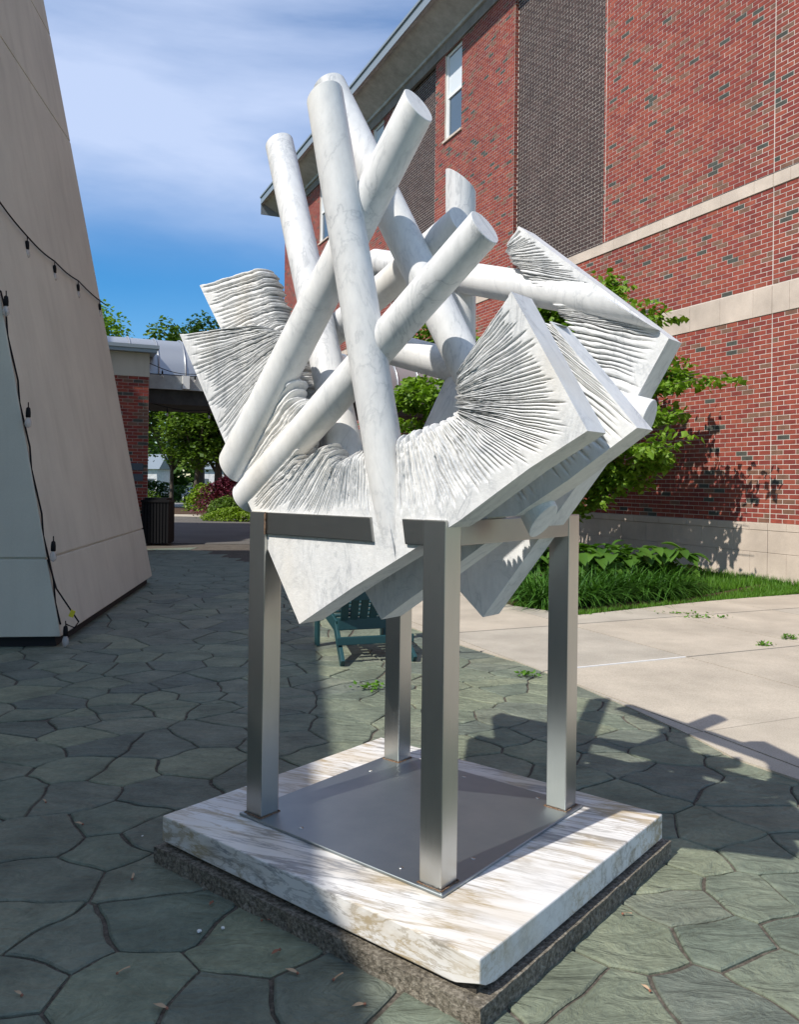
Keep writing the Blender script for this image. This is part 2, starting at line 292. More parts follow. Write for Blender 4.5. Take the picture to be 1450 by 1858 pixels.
def flagstones():
    pts = list(SEEDS); r2 = random.Random(11)
    xlo, xhi, ylo, yhi = -5.2, 3.4, 0.6, 18.6
    for _ in range(9000):
        x = r2.uniform(xlo, xhi); y = r2.uniform(ylo, yhi)
        if x > 2.3 - max(0, y - 3.2) * .55 + .5 and y > 3: continue
        if x < -3.2 and y < 6: continue
        dmin = r2.choice((.19, .30, .40, .50)) + .06 * noise.noise(Vector((x * .7, y * .7, 3.1)))
        if -1.9 < x < -.1 and 2.1 < y < 3.9 and any((x - p[0]) ** 2 + (y - p[1]) ** 2 < .34 ** 2 for p in SEEDS): continue
        if all(((x - p[0]) * .92) ** 2 + ((y - p[1]) * 1.08) ** 2 > dmin * dmin for p in pts): pts.append((x, y))
    patio = ob('patio', prism([(-9, .2), (3.6, .2), (3.6, 3.2), (1.2, 8), (2.4, 18.7), (-9, 18.7)], -.05, -.012), M_JOINT, kind='structure')
    cells = []
    arr = np.array(pts)
    for i, p in enumerate(pts):
        if p[0] < xlo + .1 or p[1] < ylo + .1: continue
        d = np.hypot(arr[:, 0] - p[0], arr[:, 1] - p[1]); idx = np.argsort(d)[1:26]
        poly = [(p[0] - .6, p[1] - .6), (p[0] + .6, p[1] - .6), (p[0] + .6, p[1] + .6), (p[0] - .6, p[1] + .6)]
        g = .0042 + .0045 * r2.random()
        for j in idx:
            q = pts[j]; dx, dy = q[0] - p[0], q[1] - p[1]; L = math.hypot(dx, dy); nx, ny = dx / L, dy / L
            if L > 1.3: break
            poly = clip(poly, (p[0] + dx / 2 - nx * g, p[1] + dy / 2 - ny * g), (nx, ny))
            if len(poly) < 3: break
        parts_ = [poly]
        for (a, b) in JL:
            ux, uy = b[0] - a[0], b[1] - a[1]; L = math.hypot(ux, uy); nx, ny = -uy / L, ux / L; nxt = []
            for q in parts_:
                for s_ in (1, -1):
                    r_ = clip(q, (a[0] - s_ * nx * .005, a[1] - s_ * ny * .005), (nx * s_, ny * s_))
                    if len(r_) > 2 and abs(area(r_)) > .004: nxt.append(r_)
            parts_ = nxt
        for poly in parts_:
            c = Vector((sum(q[0] for q in poly) / len(poly), sum(q[1] for q in poly) / len(poly), 0)); l = c - SC
            if abs(l.dot(E1)) < .35 and abs(l.dot(E2)) < .4: continue
            near = math.hypot(p[0], p[1] - 1) < 5; out = []; cnt = len(poly)
            for k in range(cnt):
                a, b = poly[k], poly[(k + 1) % cnt]; L = math.hypot(b[0] - a[0], b[1] - a[1]); ns = max(1, int(L / (.05 if near else .14)))
                if L < .02: ns = 1
                for s2 in range(ns):
                    f = s2 / ns; x = a[0] + (b[0] - a[0]) * f; y = a[1] + (b[1] - a[1]) * f; amp = .03 if near else .022
                    nx = noise.noise(Vector((x * 6, y * 6, 0))) * amp + noise.noise(Vector((x * 23, y * 23, 5))) * .006; ny = noise.noise(Vector((x * 6, y * 6, 9))) * amp + noise.noise(Vector((x * 23, y * 23, 15))) * .006
                    out.append((x + nx, y + ny))
            cells.append((c, out))
    def stone(m, c, out):
        zt = -.001 - r2.random() * .003; tx = r2.uniform(-.006, .006); ty = r2.uniform(-.006, .006); n = len(out); vs = []
        for (x, y) in out: vs.append((x, y, -.02))
        for (x, y) in out: vs.append((x, y, zt - .005 + (x - c.x) * tx + (y - c.y) * ty))
        for (x, y) in out:
            d = Vector((c.x - x, c.y - y)); L = d.length; d = d / L * .007 if L > .02 else d * 0
            vs.append((x + d.x, y + d.y, zt + (x - c.x) * tx + (y - c.y) * ty))
        m.add(vs, [tuple(range(2 * n, 3 * n))] + [(r * n + i, r * n + (i + 1) % n, (r + 1) * n + (i + 1) % n, (r + 1) * n + i) for r in (0, 1) for i in range(n)])
    def size(cell):
        c = cell[0]; vis = c.y > .8 and abs(c.x) / max(c.y, .1) < .52 and 1.437 / c.y < .68
        return (0 if vis else 1, c.y)
    cells.sort(key=size)
    for c, out in cells[:300]:
        m = MB(); stone(m, c, out); m.build('flagstone', M_SLATE if r2.random() < .6 else M_SLATE2, patio)
    m = MB()
    for c, out in cells[300:]: stone(m, c, out)
    m.build('flagstone_field', M_SLATE, patio, kind='stuff')
flagstones()

PAVE = [(2.9, 1.6), (2.35, 3.1), (1.979, 4.004), (1.79, 4.32), (1.68, 4.78), (1.50, 5.32), (1.27, 5.93), (.95, 6.64), (.62, 7.17), (.38, 7.6), (.05, 8.3), (-.35, 9.2), (-1.0, 11.0), (-1.9, 13.8), (-2.6, 18.8),
        (1.2, 18.8), (.6, 15), (.45, 12.8), (1.35, 9.65), (2.0, 9.01), (3.58, 10.05), (5.47, 11.13), (9.2, 13.0), (14, 2), (9, -4)]
def pavement():
    pv = ob('pavement', prism(PAVE, -.045, -.006), M_JOINT, kind='structure')
    loc = [((Vector((x, y, 0)) - WP).dot(WD), (Vector((x, y, 0)) - WP).dot(WN)) for x, y in PAVE]
    ss = [-17, -14.6, -12.2, -10.0, -8.7, -7.06, -5.41, -3.76, -2.1, -.4, 1.4, 3.2, 5, 6.8, 8.6, 12]; dd = [-14, -9, -6, -3.4, -1.9, -.5, .92, 2.35, 3.78, 5.23, 6.68, 8.1, 9.6, 12]
    k = 0
    for i in range(len(ss) - 1):
        for j in range(len(dd) - 1):
            g = .0075; p = loc[:]
            for a, nr in (((ss[i] + g, 0), (-1, 0)), ((ss[i + 1] - g, 0), (1, 0)), ((0, dd[j] + g), (0, -1)), ((0, dd[j + 1] - g), (0, 1))):
                p = clip(p, a, nr)
                if len(p) < 3: break
            if len(p) < 3 or abs(area(p)) < .02: continue
            q = [W(a, b, 0) for a, b in p]; q = [(v.x, v.y) for v in q]
            if area(q) < 0: q = q[::-1]
            ob('paving_slab', prism(q, -.02, .005 + .002 * ((i * 7 + j * 3) % 3)), [M_PAVE, M_PAVE2, M_PAVE][(i + j) % 3], pv)
    a = W(-3.764, 5.25, 0); b = W(-3.764, 6.42, 0); m = MB(); m.bar(a + Vector((0, 0, .006)), b + Vector((0, 0, .006)), .016, .012); m.build('joint_filler', M_CHIP, pv)
pavement()
BED = [(.45, 12.8), (1.354, 9.646), (1.996, 9.011), (3.583, 10.052), (5.469, 11.127), (9.2, 13.0), tuple(W(-2.2, .01, 0)[:2]), tuple(W(0, .01, 0)[:2]), tuple(W(6.5, .01, 0)[:2]), (1.4, 18.6), (.7, 15)]
ob('planting_bed', prism(BED, -.04, -.002), M_SOIL, kind='structure')
ob('path', prism([(-7.2, 18.72), (1.6, 18.72), (-1.0, 26), (-3.6, 30.5), (-8.0, 32.5), (-14, 34), (-14, 19)], -.04, .002), M_PATH, kind='structure')
ob('sidewalk', prism([(-30, 33.8), (-14, 34.1), (-8, 32.6), (-3.4, 30.6), (-3.4, 32.2), (-8, 34.4), (-14, 36), (-30, 36)], -.04, .006), M_PAVE, kind='structure')
ob('mulch_bed', prism([(-30, 37), (-14, 36.4), (-8, 34.5), (-3.4, 32.3), (-1, 30), (0, 36), (-4, 42), (-12, 43.2), (-30, 43)], -.1, .03), M_SOIL, kind='structure')
ob('road', prism([(-60, 44.5), (30, 44.5), (30, 52), (-60, 52)], -.3, .02), M_ROAD, kind='structure')

# ------------------------------------------------------------------ plinth, marble base, steel stand
MF = Matrix(((E1.x, E2.x, 0, SC.x), (E1.y, E2.y, 0, SC.y), (0, 0, 1, 0), (0, 0, 0, 1)))      # slab frame (u, v, z)
MFF = Matrix(((E1.x, E2.x, 0, FC.x), (E1.y, E2.y, 0, FC.y), (0, 0, 1, 0), (0, 0, 0, 1)))    # stand frame
pl = thing('plinth', 'low rough concrete plinth with exposed aggregate under the white marble slab', 'plinth', (SC.x, SC.y, 0), ANG)
def rough_box(x0, x1, y0, y1, z0, z1, step=.03, amp=.007):
    m = MB()
    def grid(o, a, b, na, nb):
        vs = [o + a * i / na + b * j / nb for i in range(na + 1) for j in range(nb + 1)]
        m.add(vs, [(i * (nb + 1) + j, (i + 1) * (nb + 1) + j, (i + 1) * (nb + 1) + j + 1, i * (nb + 1) + j + 1) for i in range(na) for j in range(nb)], 0, False)
    V = Vector; nx = int((x1 - x0) / step); ny = int((y1 - y0) / step); nz = 4
    grid(V((x0, y0, z1)), V((x1 - x0, 0, 0)), V((0, y1 - y0, 0)), nx, ny)
    grid(V((x0, y0, z0)), V((x1 - x0, 0, 0)), V((0, 0, z1 - z0)), nx, nz); grid(V((x0, y1, z0)), V((x1 - x0, 0, 0)), V((0, 0, z1 - z0)), nx, nz)
    grid(V((x0, y0, z0)), V((0, y1 - y0, 0)), V((0, 0, z1 - z0)), ny, nz); grid(V((x1, y0, z0)), V((0, y1 - y0, 0)), V((0, 0, z1 - z0)), ny, nz)
    me = m.mesh('plinth_block')
    bm = bmesh.new(); bm.from_mesh(me); bmesh.ops.remove_doubles(bm, verts=bm.verts, dist=1e-4)
    for v in bm.verts:
        p = v.co * 1.0; top = abs(p.z - z1) < 1e-4; low = 1 - (p.z - z0) / (z1 - z0)
        a = amp * (.5 + .9 * low); d = V((noise.noise(p * 21), noise.noise(p * 21 + V((5, 5, 5))), noise.noise(p * 21 + V((9, 1, 3))))) + .7 * V((noise.noise(p * 60), noise.noise(p * 60 + V((5, 5, 5))), 0))
        if top: d.z *= .25
        v.co += d * a
        if low > .9 and not top:
            out = V((p.x, p.y, 0)).normalized(); v.co += out * .006
    bmesh.ops.recalc_face_normals(bm, faces=bm.faces); bm.to_mesh(me); bm.free(); return me
ob('concrete_block', rough_box(-.66, .676, -.74, .734, -.03, .058), M_PLINTH, pl)
m = MB(); m.box((-.615, -.695, .05), (.615, .695, .074)); m.build('mortar_bed', M_JOINT, pl)
def slab():
    x, y = .636, .719; m = MB(); m.box((-x, -y, .074), (x, y, ZS)); me = m.mesh('marble_slab')
    bm = bmesh.new(); bm.from_mesh(me); bmesh.ops.remove_doubles(bm, verts=bm.verts, dist=1e-5)
    es = [e for e in bm.edges]; bmesh.ops.bevel(bm, geom=es, offset=.005, segments=2, profile=.5, affect='EDGES')
    co = Vector((-x + .012, -y + .02, .0915)); no = Vector((-.75, -.42, -1.25)).normalized()
    for c2, n2 in ((co, no), (Vector((-x + .022, -y + .028, .084)), Vector((-.35, -.3, -1.6)).normalized())):
        r = bmesh.ops.bisect_plane(bm, geom=bm.verts[:] + bm.edges[:] + bm.faces[:], plane_co=c2, plane_no=n2, clear_outer=True)
        bmesh.ops.holes_fill(bm, edges=[e for e in r['geom_cut'] if isinstance(e, bmesh.types.BMEdge)])
    bm.to_mesh(me); bm.free(); return me
ob('marble_slab', slab(), M_BASE, label='thick square white marble slab with tan and grey veins, chipped at its front corner', cat='marble slab', loc=(SC.x, SC.y, 0)).rotation_euler = (0, 0, ANG)

st = thing('steel_stand', 'brushed steel square frame stand on four legs holding the marble sculpture', 'stand', (FC.x, FC.y, 0), ANG)
LX, LY, LW = .8948 / 2, .919 / 2, .086
m = MB(); m.box((-.466, -.478, ZS + .001), (.466, .478, ZS + .011)); me = m.mesh('base_plate'); bevel(me, .002); ob('base_plate', me, M_PLATE, st)
zb = ZS + .011
for sx in (-1, 1):
    for sy in (-1, 1):
        x0, x1 = sorted((sx * LX, sx * (LX - LW))); y0, y1 = sorted((sy * LY, sy * (LY - LW)))
        m = MB(); m.box((0, 0, 0), (x1 - x0, y1 - y0, ZT - zb)); me = m.mesh('leg'); bevel(me, .004, 2)
        lg = ob('leg', me, M_STEEL, st, loc=(x0, y0, zb))
        m = MB(); g = .004
        for a, b in (((x0 - g, y0 - g), (x1 + g, y0 - g)), ((x1 + g, y0 - g), (x1 + g, y1 + g)), ((x1 + g, y1 + g), (x0 - g, y1 + g)), ((x0 - g, y1 + g), (x0 - g, y0 - g))):
            n_ = 12; pts = [Vector((a[0] + (b[0] - a[0]) * i / n_ + rnd.uniform(-.0015, .0015), a[1] + (b[1] - a[1]) * i / n_ + rnd.uniform(-.0015, .0015), zb + .001)) - Vector((x0, y0, zb)) for i in range(n_ + 1)]
            m.tube(pts, [.0024 + rnd.uniform(-.0008, .0009) for _ in pts], 6)
        m.build('weld_bead', M_RUST, lg)
BH = .083
def beam(lo, hi, name='beam', shear=None, mt=M_STEELH):
    c = [(a + b) / 2 for a, b in zip(lo, hi)]; m = MB(); vs = []
    x0, y0, z0 = lo; x1, y1, z1 = hi
    q = [Vector(p) for p in ((x0, y0, z0), (x1, y0, z0), (x1, y1, z0), (x0, y1, z0), (x0, y0, z1), (x1, y0, z1), (x1, y1, z1), (x0, y1, z1))]
    if shear:
        which, dy = shear
        for i in ((3, 2) if which == 'hi' else (0, 1)): q[i].y += dy
    m.add(q, [(0, 3, 2, 1), (4, 5, 6, 7), (0, 1, 5, 4), (1, 2, 6, 5), (2, 3, 7, 6), (3, 0, 4, 7)])
    me = m.mesh(name); bevel(me, .0035, 2); return ob(name, me, mt, st)
x0, x1 = -LX, -LX + LW; yi = LY - LW; e = .0005
# front-left beam is cut open where the upright column passes
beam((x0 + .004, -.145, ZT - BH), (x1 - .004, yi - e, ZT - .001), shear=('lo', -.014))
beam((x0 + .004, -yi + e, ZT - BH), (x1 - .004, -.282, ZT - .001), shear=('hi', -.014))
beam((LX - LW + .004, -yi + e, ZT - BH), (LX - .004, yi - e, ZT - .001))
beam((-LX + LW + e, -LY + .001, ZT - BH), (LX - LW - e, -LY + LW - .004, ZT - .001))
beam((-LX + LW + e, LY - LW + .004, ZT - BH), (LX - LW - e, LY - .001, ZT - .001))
for (x, y) in ((-.41, .20), (-.41, -.27), (.2, .40), (.41, .05), (.41, -.31), (-.2, -.41)):
    m = MB(); m.lathe([(0, .0025), (.006, .0025), (.009, .001), (.009, 0)], 12); m.build('plate_bolt', M_STEEL, st, loc=(x, y, zb + .0002))
m = MB()
for s_ in (1,):
    pts = [Vector((x0 - .0, yi - .002 + rnd.uniform(-.001, .001), ZT - BH * i / 14)) for i in range(15)]; m.tube(pts, [.004 + rnd.uniform(-.001, .001) for _ in pts], 6)
m.build('seam_weld', M_RUST, st)

# ------------------------------------------------------------------ the marble sculpture
scu = thing('marble_sculpture', 'white marble abstract sculpture of crossing columns and ridged square slabs on the steel stand', 'sculpture', (FC.x, FC.y, 0), ANG)
MI = MFF.inverted()
def capcyl(name, a, b, r0, r1, n0=None, n1=None, n=56):
    """column between two world points, its ends cut by planes with the given normals (stand frame)"""
    a = MI @ Vector(a); b = MI @ Vector(b); d = (b - a).normalized(); ref = Vector((0, 0, 1)) if abs(d.z) < .95 else Vector((1, 0, 0))
    p = d.cross(ref).normalized(); q = d.cross(p); A = []; B = []
    for k in range(n):
        t = 2 * math.pi * k / n; o = p * math.cos(t) + q * math.sin(t); va = a + o * r0; vb = b + o * r1; dd = (vb - va).normalized()
        if n0 is not None: va = va + dd * ((a - va).dot(n0) / dd.dot(n0))
        if n1 is not None: vb = vb + dd * ((b - vb).dot(n1) / dd.dot(n1))
        A.append(va); B.append(vb)
    m = MB(); rows = 14; vs = []
    for i in range(rows + 1):
        for k in range(n): vs.append(A[k].lerp(B[k], i / rows))
    m.add(vs, [(i * n + k, (i + 1) * n + k, (i + 1) * n + (k + 1) % n, i * n + (k + 1) % n) for i in range(rows) for k in range(n)], 0, True)
    def cap(ring, dirn):
        c = sum(ring, Vector()) / n; inner = [c + (v - c) * .97 + dirn * .002 for v in ring]
        m.add(ring + inner, [(k, (k + 1) % n, n + (k + 1) % n, n + k) for k in range(n)], 0, False); m.add(inner, [tuple(range(n))], 0, False)
    cap(A, -d); cap(B, d)
    return ob(name, m.mesh(name), M_MAR, scu)
NA = Vector((0, -.861, .508)); NB = Vector((0, .508, .861))
#CYL-BEGIN
COLS = [
 ((-0.272, 2.800, 2.756), (0.009, 2.742, 1.187), .0645, .068, NB, -NB),
 ((-0.286, 3.12, 2.945), (0.478, 2.70, 1.318), .0665, .062, NB, Vector((0, -.8, -.6))),
 ((0.047, 2.700, 2.687), (-0.649, 3.20, 1.498), .0625, .069, NA, -NA),
 ((0.253, 2.520, 2.230), (-0.600, 3.200, 1.373), .0610, .064, NA, -NA),
 ((-0.571, 3.75, 2.988), (-0.161, 2.98, 1.389), .0655, .0665, NB, None),
 ((0.247, 3.50, 2.734), (0.259, 3.50, 1.717), .065, .065, Vector((.38, -.464, .8)), None),
 ((0.210, 2.900, 2.370), (-0.338, 3.50, 2.041), .058, .060, None, None),
 ((-0.128, 3.875, 2.481), (0.761, 2.881, 2.083), .065, .066, None, Vector((0, -.583, .813))),
 ((-0.087, 3.40, 2.008), (0.848, 2.78, 1.671), .065, .063, None, None),
 ((0.265, 3.20, 1.888), (0.134, 3.20, 1.594), .065, .065, None, None),
]
#CYL-END
for a, b, r0, r1, n0, n1 in COLS: capcyl('marble_column', a, b, r0, r1, n0, n1)

def fan(name, K, u0, T, pitch, seed, dmax=.034, tip=.018):
    """ridged slab piece: knots (inner v,z, edge v,z, groove reach) ; ridges run from the broken inner rim to the smooth margin"""
    r3 = random.Random(seed); L = [0.0]
    for i in range(1, len(K)):
        le = math.hypot(K[i][2] - K[i - 1][2], K[i][3] - K[i - 1][3]); li = math.hypot(K[i][0] - K[i - 1][0], K[i][1] - K[i - 1][1]); L.append(L[-1] + max(le, .6 * li + .4 * le, .02))
    nf = int(L[-1] / pitch); ws = [r3.uniform(.55, 1.5) for _ in range(nf)]; tot = sum(ws); edges = [0]
    for x in ws: edges.append(edges[-1] + x / tot * L[-1])
    ts = set(L)
    for i in range(nf):
        for k in range(8): ts.add(edges[i] + (edges[i + 1] - edges[i]) * k / 8)
    ts = sorted(ts); tt = [ts[0]]
    for x in ts[1:]:
        if x - tt[-1] > 2e-4 or x in L:
            if x - tt[-1] < 2e-4: tt[-1] = x
            else: tt.append(x)
    tt = np.array(tt); K = np.array(K); E = np.array(edges); NR = 46
    rho = np.concatenate([np.linspace(0, 1, NR) ** 1.0, []])
    P = [np.interp(tt, L, K[:, c]) for c in range(5)]
    gro = np.array([r3.uniform(.86, 1.06) for _ in range(nf + 1)]); dep = np.array([r3.uniform(.45, 1.15) for _ in range(nf + 1)]); fh = np.array([r3.uniform(0, .45) for _ in range(nf)]); tips = np.array([r3.uniform(-1, 1) for _ in range(nf)])
    n = len(tt); m = len(rho)
    F = np.zeros((n, m, 3)); Bk = np.zeros((n, m, 3))
    for i in range(n):
        t = tt[i]; iv, iz, ev, ez, rm = (p[i] for p in P); ln = math.hypot(ev - iv, ez - iz) + 1e-6
        fi0 = min(nf - 1, max(0, int(np.searchsorted(E, t, side='right') - 1))); fr0 = (t - E[fi0]) / (E[fi0 + 1] - E[fi0])
        s0 = (tips[fi0] * .6 + 1.6 * abs(2 * fr0 - 1) ** 2) * tip / ln
        for j in range(m):
            r = rho[j]; wob = (noise.noise(Vector((t * 9, r * ln * 7, seed))) * .016 + noise.noise(Vector((t * 30, r * ln * 18, seed + 4))) * .005) * min(1, (1 - r) * 2.2)
            tw = t + wob * min(1, ln * 6); fi = min(nf - 1, max(0, int(np.searchsorted(E, tw, side='right') - 1))); fr_ = (tw - E[fi]) / (E[fi + 1] - E[fi]); gi = fi if fr_ < .5 else fi + 1
            d = min(max(min(fr_, 1 - fr_), 0), .5); reach = rm * gro[gi]
            if r < reach:
                q = 1 - r / reach; de = dmax * dep[gi] * (q ** .55); vv = max(0, 1 - d / .24) ** 1.2; body = 1 - (max(0, .5 - d) / .5) ** 2
                dis = de * vv * .95 + (1 - body) * de * .2 + fh[fi] * dmax * .6 * q * body
                dis += abs(noise.noise(Vector((t * 45, r * ln * 26, seed + 2)))) * .010 * q
            else: dis = 0
            dis = min(dis, T * .46)
            if r < .06: dis += (1 - r / .06) ** 2 * T * .30
            dis = min(dis, T * .49)
            rr = r + s0 * (1 - r) ** 3
            v = iv + (ev - iv) * rr; z = iz + (ez - iz) * rr
            F[i, j] = (u0 + dis, v, z); Bk[i, j] = (u0 + T - dis, v, z)
    mb = MB(); fl = lambda A: A.reshape(-1, 3).tolist(); g = [(i * m + j, (i + 1) * m + j, (i + 1) * m + j + 1, i * m + j + 1) for i in range(n - 1) for j in range(m - 1)]
    mb.add(fl(F), g, 0, True); mb.add(fl(Bk), [q[::-1] for q in g], 0, True)
    def side(a, b, flip=False, mi=0):
        k = len(a); q = [(i, i + 1, k + i + 1, k + i) for i in range(k - 1)]
        if flip: q = [x[::-1] for x in q]
        mb.add(a.tolist() + b.tolist(), q, mi)
    side(F[:, -1], Bk[:, -1], False, 1); side(F[:, 0], Bk[:, 0], True); side(F[0], Bk[0]); side(F[-1], Bk[-1], True)
    me = mb.mesh(name, fix=False)
    ob(name, me, [M_MARR, M_MAR], scu)
#FAN-BEGIN
A = [(-0.47, 1.778, -0.677, 2.003, 0.9), (-0.462, 1.721, -0.783, 1.825, 0.93), (-0.465, 1.676, -0.925, 1.587, 0.88), (-0.472, 1.659, -0.743, 1.484, 0.9), (-0.415, 1.641, -0.613, 1.399, 0.88), (-0.338, 1.617, -0.5, 1.324, 0.84), (-0.235, 1.58, -0.25, 1.185, 0.62)]
Lf = [(0.495, 2.04, 0.938, 2.049, 0.93), (0.39, 2.015, 0.894, 1.982, 0.95), (0.32, 1.985, 0.807, 1.852, 0.95), (0.307, 1.943, 0.722, 1.725, 0.95), (0.333, 1.896, 0.625, 1.579, 0.97), (0.245, 1.758, 0.563, 1.461, 0.95), (0.169, 1.7, 0.522, 1.402, 0.95), (0.246, 1.497, 0.469, 1.329, 0.9), (0.092, 1.572, 0.407, 1.237, 0.68), (0.051, 1.532, 0.328, 1.118, 0.47), (0.016, 1.509, 0.198, 0.925, 0.3), (-0.053, 1.539, -0.061, 1.08, 0.42), (-0.155, 1.575, -0.25, 1.185, 0.62)]
P2 = [(0.721, 2.35, 1.117, 2.325, 0.93), (0.65, 2.265, 1.043, 2.221, 0.95), (0.615, 2.18, 0.975, 2.129, 0.95), (0.562, 2.059, 0.847, 1.959, 0.9), (0.403, 1.822, 0.664, 1.701, 0.9), (0.35, 1.779, 0.493, 1.492, 0.9), (0.276, 1.492, 0.242, 1.236, 0.7), (0.134, 1.669, 0.11, 1.056, 0.5), (0.072, 1.615, 0.007, 0.935, 0.5), (-0.097, 1.471, -0.262, 1.115, 0.6), (-0.30, 1.53, -0.448, 1.243, 0.7), (-0.31, 1.54, -0.452, 1.327, 0.8), (-0.37, 1.60, -0.56, 1.337, 0.85), (-0.479, 1.763, -0.745, 1.452, 0.93), (-0.602, 1.897, -0.968, 1.608, 0.93), (-0.667, 1.958, -0.677, 1.954, 0.9)]
P3 = [(-0.245, 2.356, -0.316, 2.422, 0.85), (-0.248, 2.341, -0.398, 2.354, 0.85), (-0.261, 2.311, -0.502, 2.267, 0.85), (-0.291, 2.276, -0.613, 2.176, 0.85), (-0.459, 2.09, -0.78, 2.037, 0.8), (-0.487, 2.057, -0.905, 1.934, 0.86), (-0.574, 1.837, -0.792, 1.737, 0.93), (-0.599, 1.637, -0.643, 1.528, 0.6), (-0.351, 1.457, -0.425, 1.242, 0.5), (0.035, 1.32, -0.175, 0.916, 0.4), (0.151, 1.385, 0.06, 1.111, 0.4)]
#FAN-END
fan('ridged_slab', A, -.432, .118, .0152, 3, .055, .030)
fan('ridged_slab', Lf, -.432, .118, .0175, 5, .052, .028)
fan('ridged_slab', P2, -.2, .118, .022, 8, .048, .022)
fan('ridged_slab', P3, .2, .118, .021, 12, .05, .022)

# ------------------------------------------------------------------ brick building
bb = thing('brick_building', 'large red brick building with pale stone bands, dark brick panels and a wide grey eave', 'building')
BL, CO = .225, None
Z_B = .897; Z1 = 4.092; Z1T = 4.538; Z2 = 6.024; Z2T = 6.247; ZF = 13.25
DARK = [(4.1, 7.45), (11.6, 14.6)]; WIN = [(10.07, 11.03, 10.87, 13.25), (15.35, 16.25, 10.87, 13.25), (20.72, 21.75, 10.87, 13.25)]
S0, S1 = -7.0, 26.65
wm = MB()
def wq(s0, s1, z0, z1, d=0): wm.add([W(s0, d, z0), W(s1, d, z0), W(s1, d, z1), W(s0, d, z1)], [(0, 1, 2, 3)])
wq(S0, S1, Z_B, Z1T); wq(S0, S1, Z1T, Z2T)
ss = sorted({S0, S1} | {x for d in DARK for x in d} | {x for d in WIN for x in d[:2]}); zs = [Z2T, 10.87, 13.25, 13.7]
for i in range(len(ss) - 1):
    for j in range(3):
        a, b = ss[i], ss[i + 1]; c = (a + b) / 2
        if j == 1 and any(x[0] < c < x[1] for x in WIN): continue
        wq(a, b, zs[j], zs[j + 1], -.10 if any(x[0] < c < x[1] for x in DARK) else 0)
for a, b in DARK:
    for x in (a, b): wm.add([W(x, 0, Z2T), W(x, -.1, Z2T), W(x, -.1, 13.7), W(x, 0, 13.7)], [(0, 1, 2, 3)])
for a, b, z0, z1 in WIN:
    wm.add([W(a, 0, z0), W(a, -.2, z0), W(a, -.2, z1), W(a, 0, z1)], [(0, 1, 2, 3)]); wm.add([W(b, 0, z0), W(b, -.2, z0), W(b, -.2, z1), W(b, 0, z1)], [(0, 1, 2, 3)])
    wm.add([W(a, 0, z0), W(b, 0, z0), W(b, -.2, z0), W(a, -.2, z0)], [(0, 1, 2, 3)])
